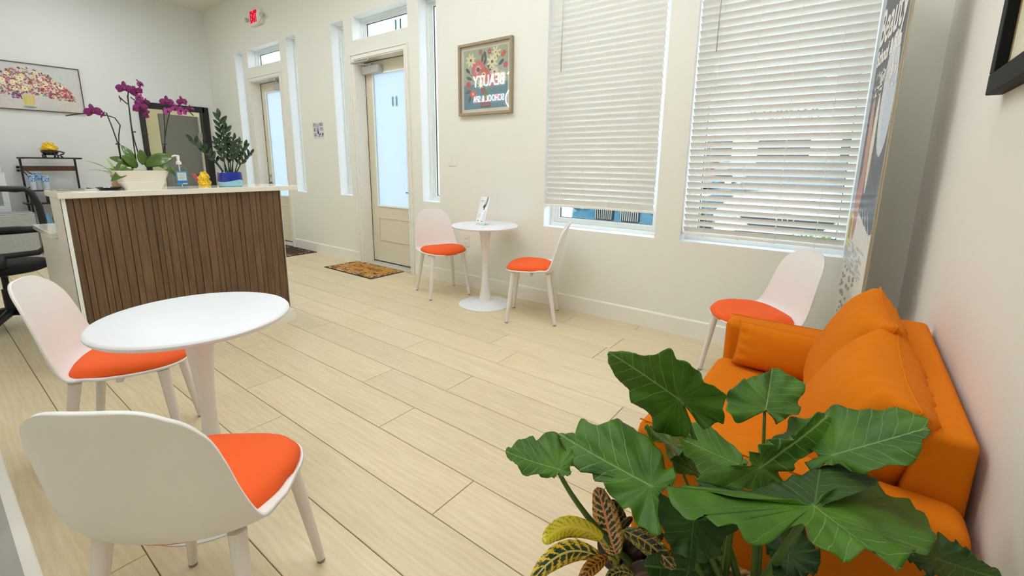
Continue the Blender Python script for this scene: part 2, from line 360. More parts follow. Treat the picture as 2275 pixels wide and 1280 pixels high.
# doors in the front wall -------------------------------------------------
def door_unit(n, x0, x1, mirror, panel_label):
    yl = 3.63
    d = thing('door_%d' % n, panel_label, 'door'); d['kind'] = 'structure'
    del d['category']
    # casing
    mb = MB(); cw = .058
    for k, (w_, wi, dp) in enumerate(((cw, cw-.012, .024), (cw-.0125, .020, .014), (.0195, .0, .020))):
        mb.box(x0-w_, x0-wi, YF-dp, YF, 0, 2.51+w_).box(x1+wi, x1+w_, YF-dp, YF, 0, 2.51+w_).box(x0-wi, x1+wi, YF-dp, YF, 2.51+wi, 2.51+w_)
    part('door_casing', mb, M_trim, d)
    mb = MB()
    mb.box(x0+.0004, x0+.012, YF-.012, yl+.05, 0, 2.5095).box(x1-.012, x1-.0004, YF-.012, yl+.05, 0, 2.5095).box(x0+.012, x1-.012, YF-.012, yl+.05, 2.498, 2.5095)
    part('door_jamb', mb, M_trim, d)
    part('door_stop', MB().box(x0+.012, x0+.016, yl-.006, yl+.01, 0, 2.498).box(x0+.012, x1-.012, yl-.006, yl+.01, 2.493, 2.498), M_dark, d)
    part('threshold', MB().box(x0, x1, YF-.01, yl+.1, 0, .018), mat('threshold_metal_%d' % n, (206, 204, 196), .4, metal=.3), d, bevel=.004)
    part('door_sweep', MB().box(x0+.014, x1-.014, yl-.004, yl+.03, .018, .03), M_dark, d)
    # leaf with glass opening and raised panel
    a, b, z0, z1 = x0+.016, x1-.016, .03, 2.493
    g0, g1, gz0, gz1 = x0+.152, x1-.152, .750, 2.354
    mb = MB().box(a, g0, yl, yl+.044, z0, z1).box(g1, b, yl, yl+.044, z0, z1).box(g0, g1, yl, yl+.044, z0, gz0).box(g0, g1, yl, yl+.044, gz1, z1)
    leaf = part('door_leaf', mb, M_door, d)
    mb = MB(); t_ = .014
    mb.box(g0-.006, g0+t_, yl-.010, yl, gz0-.006, gz1+.006).box(g1-t_, g1+.006, yl-.010, yl, gz0-.006, gz1+.006)
    mb.box(g0+t_, g1-t_, yl-.010, yl, gz0-.006, gz0+t_).box(g0+t_, g1-t_, yl-.010, yl, gz1-t_, gz1+.006)
    part('glazing_bead', mb, M_vinyl, leaf, bevel=.003)
    part('glass_pane', MB().box(g0, g1, yl+.018, yl+.024, gz0, gz1), M_frost, leaf)
    for zz0, zz1 in ((.30, .615), (.10, .245))[:1]:
        mb = MB(); px0, px1 = g0-.01, g1+.01
        for q0, q1, r0, r1 in ((px0+.022, px1-.022, zz1-.022, zz1), (px0+.022, px1-.022, zz0, zz0+.022), (px0, px0+.022, zz0, zz1), (px1-.022, px1, zz0, zz1)):
            mb.box(q0, q1, yl-.007, yl, r0, r1)
        part('raised_panel', mb, M_door, leaf, bevel=.004)
    # handle
    hx = b-.055 if not mirror else a+.055; sg = -1 if not mirror else 1
    mb = MB().lathe([(0, 0), (.026, 0), (.026, .008), (.012, .010), (.010, .045), (0, .045)], 20)
    v = [(hx+p[0], yl-p[2], .945+p[1]) for p in mb.v]; mb.v = v
    mb.tube([(hx, yl-.04, .945), (hx+sg*.05, yl-.045, .945), (hx+sg*.115, yl-.042, .948)], [.009, .008, .006], 10)
    hh = part('door_handle', mb, mat('handle_bronze_%d' % n, (110, 100, 84), .35, metal=.9), leaf, 'auto')
    mb = MB().lathe([(0, 0), (.025, 0), (.025, .012), (.018, .018), (0, .018)], 20); mb.v = [(hx+p[0], yl-p[2], 1.07+p[1]) for p in mb.v]
    mb.box(hx-.004, hx+.004, yl-.034, yl-.016, 1.055, 1.085)
    part('deadbolt', mb, M_chrome, leaf, 'auto')
    # closer
    c0, c1 = (a+.03, a+.35) if not mirror else (b-.36, b-.04)
    part('door_closer', MB().box(c0, c1, yl-.075, yl, 2.345, 2.435), M_closer, leaf, bevel=.006)
    xm = (c0+c1)/2; s2 = 1 if not mirror else -1
    mb = MB().tube([(xm-.02*s2, yl-.05, 2.445), (xm-.17*s2, yl-.20, 2.452)], .009, 8).tube([(xm-.17*s2, yl-.20, 2.458), (xm+.05*s2, yl-.135, 2.476), (xm+.09*s2, YF-.02, 2.482)], .008, 8)
    mb.lathe([(0, 0), (.016, 0), (.016, .02), (0, .02)], 12, (xm-.17*s2, yl-.20, 2.446)).lathe([(0, 0), (.02, 0), (.02, .03), (0, .03)], 12, (xm-.02*s2, yl-.05, 2.434))
    part('closer_arm', mb, M_closer, leaf, 'auto')
    # hinges
    hxx = a if not mirror else b
    for z in (.35, 1.25, 2.15):
        part('hinge', MB().tube([(hxx, yl-.008, z-.05), (hxx, yl-.008, z+.05)], .008, 8), M_chrome, leaf, 'auto')
    return d
door_unit(1, *DOORS[0], False, 'cream glazed entrance door with frosted pane behind the floral doormat')
door_unit(2, *DOORS[1], True, 'cream glazed door with frosted pane partly hidden by the reception desk')

# fixed windows ------------------------------------------------------------
def window_unit(n, x0, x1, z0, z1, big=False, frost=False, label=''):
    d = thing('window_%d' % n, label, 'window'); d['kind'] = 'structure'; del d['category']
    ry = 3.61
    # painted reveal lining, bright
    t_ = .003
    mb = MB().box(x0+.0003, x0+t_, YF+.001, ry+.0995, z0+.0003, z1-.0003).box(x1-t_, x1-.0003, YF+.001, ry+.0995, z0+.0003, z1-.0003).box(x0+t_, x1-t_, YF+.001, ry+.0995, z0+.0003, z0+t_).box(x0+t_, x1-t_, YF+.001, ry+.0995, z1-t_, z1-.0003)
    part('window_reveal', mb, M_reveal, d)
    fw = .075 if big else .055
    for k, (o_, dp) in enumerate(((0, 0), (fw*.4, .02), (fw*.7, .035))):
        a, b, c, e = x0+t_+o_+.0004, x1-t_-o_-.0004, z0+t_+o_+.0004, z1-t_-o_-.0004
        tk = (fw*.4, fw*.3, fw*.3)[k]-.0004
        part('window_frame', MB().box(a, a+tk, ry+dp, ry+.10, c, e).box(b-tk, b, ry+dp, ry+.10, c, e).box(a+tk, b-tk, ry+dp, ry+.10, c, c+tk).box(a+tk, b-tk, ry+dp, ry+.10, e-tk, e), M_vinyl, d)
    fw += .004; a, b, c, e = x0+fw, x1-fw, z0+fw, z1-fw
    part('gasket', MB().box(a, a+.004, ry+.05, ry+.06, c, e).box(b-.004, b, ry+.05, ry+.06, c, e).box(a+.004, b-.004, ry+.05, ry+.06, c, c+.004).box(a+.004, b-.004, ry+.05, ry+.06, e-.004, e), M_dark, d)
    part('glass_pane', MB().box(a, b, ry+.062, ry+.067, c, e), M_glass, d)
    return d
window_unit(1, *W1, big=True, label='tall window with the fully shut blind beside the flower picture')
window_unit(2, *W2, big=True, label='tall window with the half open blind beside the banner')
window_unit(3, *SL[0], label='narrow sidelight left of the nearer door')
window_unit(4, *SL[1], label='narrow sidelight right of the nearer door, beside the light switch')
window_unit(5, *SL[2], label='narrow sidelight right of the far door, beside the small notice')
window_unit(6, *SL[3], label='narrow sidelight left of the far door, behind the dark leafy pot plant')
w7 = window_unit(7, *TR[0], label='transom window with suite number above the nearer door')
window_unit(8, *TR[1], label='transom window above the far door')
M_num = mat('number_green', (40, 128, 112), .5)
me = text_mesh('house_number', '11', .165, M_num, .002, bold=.006)
place_text('house_number', me, w7, face_y((-4.44, 3.683, 2.842), True))
me = text_mesh('door_number', '11', .14, mat('number_pale', (70, 190, 165), .6), .001, bold=.008)  # pale copy of the number paints its shadow on the frosted glass
dl = [o for o in bpy.data.objects if o.name == 'door_leaf'][0]
place_text('door_number', me, dl, face_y((-4.51, 3.6580, 2.01), True))

# doorway with black frame in the left wall
d3 = thing('door_3', 'black framed doorway with a grey door standing open', 'door'); d3['kind'] = 'structure'; del d3['category']
fw = .085
part('door_casing', MB().box(XL, XL+.03, D3[0]-fw+.03, D3[0]+.02, 0, D3[2]+fw).box(XL, XL+.03, D3[1]-.03, D3[1]+fw-.02, 0, D3[2]+fw).box(XL, XL+.03, D3[0], D3[1], D3[2]-.01, D3[2]+fw), M_black, d3, bevel=.004)
part('door_jamb', MB().box(XL-.15, XL, D3[0], D3[0]+.012, 0, D3[2]).box(XL-.15, XL, D3[1]-.02, D3[1], 0, D3[2]), M_black, d3)
Mx = Matrix.Translation((XL-.06, D3[1]-.10, 0)) @ Matrix.Rotation(math.radians(12), 4, 'Z')
gd = part('door_leaf', MB().box(-.02, .02, -.60, 0, .02, D3[2]-.08, Mx), mat('grey_door_paint', (128, 128, 122), .5), d3, bevel=.003)
for z in (.35, 1.72):
    part('hinge', MB().box(XL-.045, XL-.03, D3[1]-.115, D3[1]-.05, z-.05, z+.05), M_chrome, gd)
part('door_strip', MB().box(XL-.09, XL-.07, D3[1]-.085, D3[1]-.05, 0, D3[2]-.08), M_trim, d3)
struct('wall_passage', MB().box(XL-1.6, XL-1.5, 1.6, 4.6, 0, 3).box(XL-1.6, XL-.15, 1.5, 1.6, 0, 3).box(XL-1.6, XL-.15, 4.6, 4.7, 0, 3).box(XL-1.6, XL-.15, 1.5, 4.7, 2.9, 3).box(XL-1.6, XL-.1, 1.5, 4.7, -.05, -.004), mat('passage_paint', (222, 214, 180), .7))
lp = thing('ceiling_light', 'round flush light on the passage ceiling beyond the black doorway', 'light', (XL-.9, 2.6, 2.9))
part('diffuser', MB().lathe([(0, -.05), (.13, -.045), (.16, -.01), (.16, 0)], 24), emat('passage_glow', (255, 240, 214), 9), lp, True)

# ceiling lights (unseen panels, added above the view to brighten the room)
M_panel_glow = emat('led_panel_glow', (240, 247, 252), LAMP)
def added_panel():
    t = thing('ceiling_light', 'square flat light panel on the white ceiling', 'light', group='square ceiling light panels')
    part('frame', MB().box(-.31, .31, -.31, -.29, -.03, 0).box(-.31, .31, .29, .31, -.03, 0).box(-.31, -.29, -.29, .29, -.03, 0).box(.29, .31, -.29, .29, -.03, 0), M_trim, t)
    part('diffuser', MB().box(-.29, .29, -.29, .29, -.022, -.012), M_panel_glow, t)
    return t
cl = added_panel(); first = True
for x, y in ((-.04, 1.55), (-.7, -1.2), (-1.5, 2.0), (-2.1, .6), (-2.9, 2.1), (-4.5, 1.9), (-6.3, 1.5), (-7.9, 1.5)):  # nearest panels brighten the banner corner and the foreground chair's back
    if first: cl.location = (x, y, ZC); first = False
    else: dup(cl, (x, y, ZC), 0)

# ------------------------------------------------------------------ sofa
def rbox(x0, x1, y0, y1, z0, z1): return MB().box(x0, x1, y0, y1, z0, z1)
def soft(name, mb, parent, r, sub=1, m=M_sofa):
    o = part(name, mb, m, parent, True, 0)
    b = o.modifiers.new('round', 'BEVEL'); b.width = r; b.segments = 4; b.limit_method = 'ANGLE'
    o.modifiers.new('wn', 'WEIGHTED_NORMAL')
    return o
sofa = thing('sofa', 'small orange fabric two seat sofa against the right wall', 'sofa', (0, 1.73, 0))
def S_(x0, x1, y0, y1, z0, z1): return MB().box(x0, x1, y0-1.73, y1-1.73, z0, z1)
soft('frame', S_(-.37, .27, 1.14, 2.32, .13, .27), sofa, .015)
sc_ = MB()
def seatfn(u, v):
    return (0, 0, 0)
soft('seat_cushion', S_(-.425, .16, 1.262, 2.208, .27, .43), sofa, .045)
soft('seat_piping', S_(-.428, -.40, 1.265, 2.205, .345, .353), sofa, .002)
# arms: slab with rounded top
for y0, y1 in ((1.125, 1.262), (2.208, 2.345)):
    soft('armrest', S_(-.41, .272, y0, y1, .14, .60), sofa, .035)
    soft('arm_piping', S_(-.405, .18, y0+.022 if y0 < 2 else y1-.028, y0+.027 if y0 < 2 else y1-.023, .598, .6015), sofa, .001)
bk = MB(); yb0, yb1 = 1.245-1.73, 2.19-1.73
bk.add([(.12, yb0, .25), (.275, yb0, .25), (.275, yb0, .745), (.185, yb0, .745), (.12, yb1, .25), (.275, yb1, .25), (.275, yb1, .745), (.185, yb1, .745)],
       [(0, 1, 2, 3), (7, 6, 5, 4), (0, 4, 5, 1), (1, 5, 6, 2), (2, 6, 7, 3), (3, 7, 4, 0)])
soft('backrest', bk, sofa, .02)
for x in (-.34, .22):
    for y in (1.19, 2.28):
        part('leg', MB().tube([(x, y-1.73, 0), (x, y-1.73, .14)], [.014, .022], 12), mat('sofa_leg', (60, 40, 24), .5), sofa, 'auto')

def cushion(name, w_, h_, t_, label, M, m=M_sofa, seed=0, group=None, wr=.006, pinch=.06):
    rnd = random.Random(seed); ph = [rnd.uniform(0, 6) for _ in range(8)]
    n = 37; V = []; Fc = []
    def prof(a, b):
        e = max(0.0, 1-abs(a)**2.6)**.5*max(0.0, 1-abs(b)**2.6)**.5
        return e**.75
    for s in (1, -1):
        for j in range(n):
            for i in range(n):
                a = -1+2*i/(n-1); b = -1+2*j/(n-1)
                a = math.copysign(abs(a)**.9, a); b = math.copysign(abs(b)**.9, b)
                x = a*w_/2*(1-pinch*(1-b*b)*abs(a)**3); z = b*h_/2*(1-pinch*(1-a*a)*abs(b)**3)
                e = prof(a, b)
                edge = 4*e*(1-e)
                wv = wr*edge*(math.sin(26*a+ph[0]+3*math.sin(3*b+ph[1]))*max(0, b)**1.5*.9+math.sin(9*a+ph[4]+2*b)*.5*max(0, b) + math.sin(13*b+ph[2]+3*a)*abs(a)**2*.6+.15*math.sin(12*a-7*b+ph[3]))
                V.append((x, s*(e*t_/2+wv), z))
    for k in (0, n*n):
        for j in range(n-1):
            for i in range(n-1):
                q = (k+j*n+i, k+j*n+i+1, k+(j+1)*n+i+1, k+(j+1)*n+i)
                Fc.append(q if k == 0 else q[::-1])
    mb = MB(); mb.add(V, Fc)
    me = mb.mesh(name, m, None)
    bm = bmesh.new(); bm.from_mesh(me); bmesh.ops.remove_doubles(bm, verts=bm.verts, dist=.0004); bmesh.ops.recalc_face_normals(bm, faces=bm.faces); bm.to_mesh(me); bm.free()
    me.polygons.foreach_set('use_smooth', [True]*len(me.polygons))
    o = link(name, me); o.matrix_world = M; tag(o, label, 'cushion', group)
    # piping seam round the edge
    pts = []
    for k in range(96):
        t = k/96*4; sd = int(t); f = (t-sd)*2-1
        a, b = [(f, -1), (1, f), (-f, 1), (-1, -f)][sd]
        pts.append((a*w_/2*(1-pinch*(1-b*b)*abs(a)**3), 0, b*h_/2*(1-pinch*(1-a*a)*abs(b)**3)))
    pts.append(pts[0])
    part('piping', MB().tube(pts, .0028, 6, cap=False), m, o, True)
    return o
def frame_from(o_, xax, zax):
    x = Vector(xax).normalized(); z = Vector(zax); z = (z-x*z.dot(x)).normalized(); y = z.cross(x)
    M = Matrix((x, y, z)).transposed().to_4x4(); M.translation = Vector(o_); return M
# back cushions lean on the backrest: x axis along the sofa (y), z axis up and back
cushion('back_cushion', .48, .43, .19, 'large orange back cushion at the far end, its pointed corner up beside the banner', frame_from((.056, 1.935, .648), (.06, -1, -.03), (.40, -.03, 1)), seed=3, pinch=.09, wr=.007)
cushion('back_cushion', .52, .43, .24, 'large plump orange back cushion nearest the leafy plant', frame_from((.076, 1.49, .612), (.035, -1, -.06), (.44, .0, 1)), seed=5, pinch=.09, wr=.007)
cushion('lumbar_pillow', .40, .19, .12, 'small orange lumbar pillow leaning on the far armrest', frame_from((-.145, 2.135, .525), (1, .015, -.03), (0, .30, 1)), seed=9, pinch=.05, wr=.004)

# ------------------------------------------------------------------ shell chairs
def shell_chair(label):
    t = thing('shell_chair', label, 'chair', group=None)
    prof = [(.226, .418), (.20, .415), (.12, .410), (.02, .408), (-.08, .408), (-.145, .414), (-.185, .432), (-.212, .468), (-.230, .53), (-.245, .60), (-.260, .67), (-.276, .74), (-.290, .79), (-.297, .822)]
    # cumulative arc parameter
    pts = [Vector((0, y, z+.012)) for y, z in prof]; L = [0]
    for i in range(1, len(pts)): L.append(L[-1]+(pts[i]-pts[i-1]).length)
    tot = L[-1]
    def cr_(tq):
        s = tq*tot
        i = max(k for k in range(len(L)) if L[k] <= s+1e-9); i = min(i, len(pts)-2)
        f = (s-L[i])/(L[i+1]-L[i])
        p0, p1, p2, p3 = pts[max(i-1, 0)], pts[i], pts[i+1], pts[min(i+2, len(pts)-1)]
        return .5*((2*p1)+(p2-p0)*f+(2*p0-5*p1+4*p2-p3)*f*f+(3*p1-p0-3*p2+p3)*f**3)
    wk = [(.0, .0), (.22, .226), (.34, .238), (.42, .236), (.50, .228), (.60, .215), (.70, .203), (.80, .194), (1, .188)]
    def width(tq):
        for (a, wa), (b, wb) in zip(wk, wk[1:]):
            if tq <= b:
                f = (tq-a)/(b-a); bw_ = wa+(wb-wa)*f; break
        if tq < .22: return .226*max(0, 1-((.22-tq)/.22)**2.3)**(1/2.3)
        if tq > .74: return bw_*max(0, 1-((tq-.74)/.26)**2.7)**(1/2.7)
        return bw_
    NV, NU = 110, 25
    ts = [.0066+.991*(.35*(.5-.5*math.cos(PI*j/(NV-1)))+.65*j/(NV-1)) for j in range(NV)]
    V = []
    for tq in ts:
        c = cr_(tq); w_ = width(tq)
        sb = min(1, max(0, (tq-.38)/.22)); sb = sb*sb*(3-2*sb)
        for i in range(NU):
            u = -1+2*i/(NU-1)
            x = w_*math.sin(u*PI/2) if True else w_*u
            q = abs(x)/.24
            dz = (1-sb)*(.032*q**2) ; dy = sb*(.075*q**2.2)
            bend = math.exp(-((tq-.44)/.10)**2)
            V.append((x, c.y+dy+bend*.03*q**3, c.z+dz+bend*.014*q**3))
    mb = MB(); mb.add(V, [(j*NU+i, j*NU+i+1, (j+1)*NU+i+1, (j+1)*NU+i) for j in range(NV-1) for i in range(NU-1)])
    me = mb.mesh('shell', M_shell, None)
    bm = bmesh.new(); bm.from_mesh(me); bmesh.ops.remove_doubles(bm, verts=bm.verts, dist=.00001); bmesh.ops.recalc_face_normals(bm, faces=bm.faces)
    bm.to_mesh(me); bm.free()
    me.polygons.foreach_set('use_smooth', [True]*len(me.polygons))
    o = link('shell', me, t); solid(o, .011, 0)
    # seat pad
    NR, NA = 14, 64
    V = []
    def outl(th):
        cx_, cy_ = math.cos(th), math.sin(th); e = 2.5
        fx = .222 if cy_ > 0 else .214
        return (abs(cx_/fx)**e+abs(cy_/(.216 if cy_ > 0 else .194))**e)**(-1/e)
    for k in range(NR+1):
        r = k/NR
        for a in range(NA):
            th = 2*PI*a/NA; R_ = outl(th)*r
            x, y = R_*math.cos(th), .012+R_*math.sin(th)
            z = .439+.050*max(0, 1-r**4)**.55 + .022*(abs(x)/.22)**2
            V.append((x, y, z))
    # fillet ring and underside
    for a in range(NA):
        th = 2*PI*a/NA; R_ = outl(th)*.985
        x = R_*math.cos(th); V.append((x, .012+R_*math.sin(th), .429+.022*(abs(x)/.22)**2))
    n0 = NR+2
    mb = MB(); mb.add(V, [(j*NA+i, j*NA+(i+1) % NA, (j+1)*NA+(i+1) % NA, (j+1)*NA+i) for j in range(n0-1) for i in range(NA)])
    mb.f.append(tuple((n0-1)*NA+i for i in range(NA)))
    me = mb.mesh('seat_pad', M_orange_pad, None)
    bm = bmesh.new(); bm.from_mesh(me); bmesh.ops.remove_doubles(bm, verts=bm.verts, dist=.0003); bmesh.ops.recalc_face_normals(bm, faces=bm.faces); bm.to_mesh(me); bm.free()
    me.polygons.foreach_set('use_smooth', [True]*len(me.polygons))
    link('seat_pad', me, t)
    part('underframe', MB().box(-.15, .15, -.012, .012, .395, .415).box(-.012, .012, -.13, .15, .395, .415), M_leg, t, bevel=.003)
    for sx in (-1, 1):
        for ty, by in ((.150, .195), (-.135, -.205)):
            lg = MB().tube([(sx*.155, ty, .424), (sx*.160, ty+(by-ty)*.12, .37), (sx*.205, by, .012)], [.0215, .020, .0135], 16)
            l_ = part('leg', lg, M_leg, t, 'auto')
            part('foot_cap', MB().tube([(sx*.2052, by, .014), (sx*.2062, by+(by-ty)*.01, 0)], [.0125, .0125], 12), mat('foot_grey', (150, 146, 140), .6) if 'foot_grey' not in bpy.data.materials else bpy.data.materials['foot_grey'], l_, 'auto')
    return t
def face(fx, fy): return math.atan2(fy, fx)-PI/2
chA = shell_chair('white shell chair with orange seat left of the far table, facing the room')
chA.location = (-3.24, 3.144, 0); chA.rotation_euler = (0, 0, face(.92, -.39))
dup(chA, (-2.11, 3.112, 0), face(-.88, -.47), 'white shell chair with orange seat seen side on below the left blind')
dup(chA, (-2.465, .475, 0), face(.44, .90), 'white shell chair with orange seat between near table and desk, tucked under the tabletop')
dup(chA, (-1.295, .361, 0), face(-.64, .77), 'white shell chair in the foreground, its back turned to the viewer')
dup(chA, (-.385, 2.885, 0), face(-.80, -.60), 'white shell chair with orange seat behind the sofa, below the right window')

# ------------------------------------------------------------------ pedestal tables
def pedestal_table(label):
    t = thing('pedestal_table', label, 'table')
    part('tabletop', MB().lathe([(0, .728), (.290, .728), (.302, .731), (.307, .738), (.307, .744), (.303, .749), (.296, .751), (0, .751)], 96), M_tab, t, 'auto')
    part('stem', MB().lathe([(0, .728), (.058, .727), (.054, .70), (.044, .62), (.036, .54), (.030, .46), (.0265, .38), (.0265, .33), (.030, .27), (.038, .19), (.046, .12), (.055, .06), (.060, .032), (.062, .030)], 48), M_white, t, True)
    part('base', MB().lathe([(0, .034), (.066, .033), (.10, .026), (.16, .016), (.215, .010), (.243, .006), (.247, .003), (.246, 0), (0, 0)], 80), M_tab, t, 'auto')
    return t
tA = pedestal_table('round white pedestal table with a brochure stand, by the far wall'); tA.location = (-2.672, 3.14, 0)
tB = dup(tA, (-1.86, .563, 0), .4, 'round white pedestal table in the foreground with nothing on it')

# ------------------------------------------------------------------ reception desk
XD = -3.69
desk = thing('reception_desk', 'reception desk with vertical walnut slats and white stone top', 'desk', (XD, 1.18, 0))
def D_(x0, x1, y0, y1, z0, z1, mb=None): return (mb or MB()).box(x0-XD, x1-XD, y0-1.18, y1-1.18, z0, z1)
part('countertop', D_(-4.06, -3.655, .515, 1.925, 1.072, 1.108), M_quartz, desk, bevel=.003)
part('cabinet_body', D_(-4.02, -3.70, .545, 1.81, .10, 1.072), M_panelw, desk)
part('plinth', D_(-4.45, -3.585, .55, 1.79, 0, .098), M_trim, desk, bevel=.003)
# end panel (stepped) at the left end
mb = MB()
poly = [(-3.682, .0), (-4.62, .0), (-4.62, .80), (-3.985, .80), (-4.02, 1.072), (-3.682, 1.072)]
V = [(x-XD, .528-1.18, z) for x, z in poly]+[(x-XD, .545-1.18, z) for x, z in poly]; n = len(poly)
mb.add(V, [tuple(range(n)), tuple(range(2*n-1, n-1, -1))]+[(k, (k+1) % n, n+(k+1) % n, n+k) for k in range(n)])
part('end_panel', mb, M_panelw, desk)
part('worksurface', D_(-4.66, -4.02, .50, 1.80, .805, .838), M_quartz, desk, bevel=.003)
part('end_panel', D_(-4.62, -4.02, 1.79, 1.805, 0, .80), M_panelw, desk)
mb = MB()
part('edge_strip', D_(-3.70, -3.676, .528, .546, .10, 1.072), M_vinyl, desk)
y = .547; k = 0
rs = random.Random(4)
while y < 1.795:
    wd = rs.choice((.030, .034, .046, .050, .058)); wd = min(wd, 1.802-y)
    if wd < .012: break
    prj = rs.choice((.011, .012, .0135))
    part('wood_slat', D_(XD-.012, XD-.012+prj, y+.0013, y+wd-.0013, .10, 1.071), M_slat, desk, bevel=.0015)
    y += wd; k += 1
part('slat_backing', D_(XD-.016, XD-.008, .546, 1.803, .10, 1.071), mat('slat_gap', (52, 38, 24), .8), desk)

def at_x(u, v, x): r = ray(u, v); t = x/r.x; return Vector((0, 0, H))+r*t
def at_y(u, v, y): r = ray(u, v); t = y/r.y; return Vector((0, 0, H))+r*t
def at_d(u, v, d): return Vector((0, 0, H))+ray(u, v)*d

# ------------------------------------------------------------------ things on the counter
ZT = 1.108
# orchid in white trough
XP = -3.80
orc = thing('potted_orchid', 'purple moth orchid with four flower stems in a white trough pot on the desk', 'plant', (XP, .95, ZT))
O0 = Vector((XP, .95, ZT))
mb = MB()
def trough(s, z, r_=.018):
    return s, z
def rect_ring(hx, hy, z, n=8, r=.02):
    pts = []
    for cx_, cy_, a0 in ((hx-r, hy-r, 0), (-hx+r, hy-r, PI/2), (-hx+r, -hy+r, PI), (hx-r, -hy+r, 1.5*PI)):
        for k in range(n): a = a0+PI/2*k/(n-1); pts.append((cx_+r*math.cos(a), cy_+r*math.sin(a), z))
    return pts
rings = [(.050, .098, 0), (.053, .101, .010), (.060, .118, .045), (.0605, .119, .048), (.058, .1165, .050), (.072, .142, .118), (.073, .143, .122), (.067, .137, .122), (.063, .133, .100)]
allr = [rect_ring(a, b, z) for a, b, z in rings]; nn = len(allr[0])
mb.add([p for r_ in allr for p in r_], [(j*nn+i, j*nn+(i+1) % nn, (j+1)*nn+(i+1) % nn, (j+1)*nn+i) for j in range(len(allr)-1) for i in range(nn)])
mb.f.append(tuple(range(nn)))
part('pot', mb, mat('white_ceramic', (238, 232, 220), .25, coat=.4), orc, 'auto')
part('soil', MB().add(rect_ring(.066, .136, .106), [tuple(range(nn))]), M_soil, orc)
def leafblade(mb, base, tip, width, up=(0, 0, 1), sag=0, n=14, fold=.2, m_=7):
    base, tip = Vector(base), Vector(tip); ax = tip-base; side = ax.cross(Vector(up)); side = side.normalized() if side.length > 1e-4 else Vector((0, 1, 0)); nrm = side.cross(ax).normalized()
    V = []
    for i in range(n):
        t = i/(n-1); c = base+ax*t+nrm*(sag*4*t*(1-t)); w_ = width*.5*math.sin(PI*min(1, t*.93+.06))**.8
        if i == n-1: w_ = .0004
        for j in range(m_):
            s = -1+2*j/(m_-1); V.append(c+side*(w_*s)+nrm*(fold*w_*abs(s)**1.5))
    mb.add(V, [(i*m_+j, i*m_+j+1, (i+1)*m_+j+1, (i+1)*m_+j) for i in range(n-1) for j in range(m_-1)])
    return mb
M_orleaf = mat('orchid_leaf', (72, 104, 24), .3, noise=.15, nscale=12, coat=.2)
def loc3(u, v, x): return at_x(u, v, x)-O0
for (u0, v0, u1, v1, wd, sag, dx) in ((322, 368, 386, 348, .085, .03, .03), (318, 366, 312, 332, .055, .0, .0), (300, 368, 268, 322, .045, .02, -.03), (340, 366, 392, 392, .035, .05, .06),
                                  (298, 370, 242, 350, .05, .02, -.04), (296, 370, 246, 403, .055, .03, .05), (300, 368, 285, 330, .04, 0, -.03), (305, 372, 270, 345, .06, .01, .02)):
    a, b = loc3(u0, v0, XP), loc3(u1, v1, XP+dx)
    a.z = max(a.z, .104)
    o = part('leaf', leafblade(MB(), a, b, wd, (1, 0, .4), sag), M_orleaf, orc, True); solid(o, .002)
M_petal = mat('orchid_petal', (116, 10, 92), .5, noise=.15, nscale=30)
M_petal2 = mat('orchid_petal_pale', (172, 60, 146), .5, noise=.2, nscale=30)
M_lip = mat('orchid_lip', (110, 8, 70), .4)
M_spike = mat('orchid_spike', (44, 42, 22), .5)
def flower_mesh(sc_, mt):
    mb = MB()
    for k, (a, ln, wd) in enumerate(((90, 1, .55), (215, .95, .5), (325, .95, .5), (180, 1, .95), (0, 1, .95))):
        a = math.radians(a); d = Vector((0, math.cos(a), math.sin(a))); s = Vector((0, -math.sin(a), math.cos(a)))
        V = []; n, m_ = 8, 5
        for i in range(n):
            t = i/(n-1); w_ = wd*.5*math.sin(PI*min(1, .12+t*.80))**.7*(1 if i < n-1 else .35)
            for j in range(m_):
                q = -1+2*j/(m_-1); p = d*(ln*t)+s*(w_*q)+Vector((.18*t*(1-t)*4*.4-.10*abs(q)**2*t+(.05 if k > 2 else 0), 0, 0)); V.append(p*sc_)
        mb.add(V, [(i*m_+j, i*m_+j+1, (i+1)*m_+j+1, (i+1)*m_+j) for i in range(n-1) for j in range(m_-1)])
    o = mb.mesh('flower', mt, True); return o
fl1, fl2 = flower_mesh(.030, M_petal), flower_mesh(.030, M_petal2)
lipm = MB().lathe([(0, 0), (.006, .002), (.008, .008), (.003, .016), (0, .018)], 10).mesh('lip', M_lip, True)
def flower(u, v, s, x, pale=False, spin=0, tilt=0, yaw=0):
    o = link('flower', fl2 if pale else fl1, orc); o.location = at_x(u, v, x)-O0; o.scale = (s, s, s)
    o.rotation_euler = (math.radians(spin), math.radians(tilt), math.radians(yaw))
    l = link('lip', lipm, o); l.rotation_euler = (0, PI/2, 0); l.location = (0, 0, -.004)
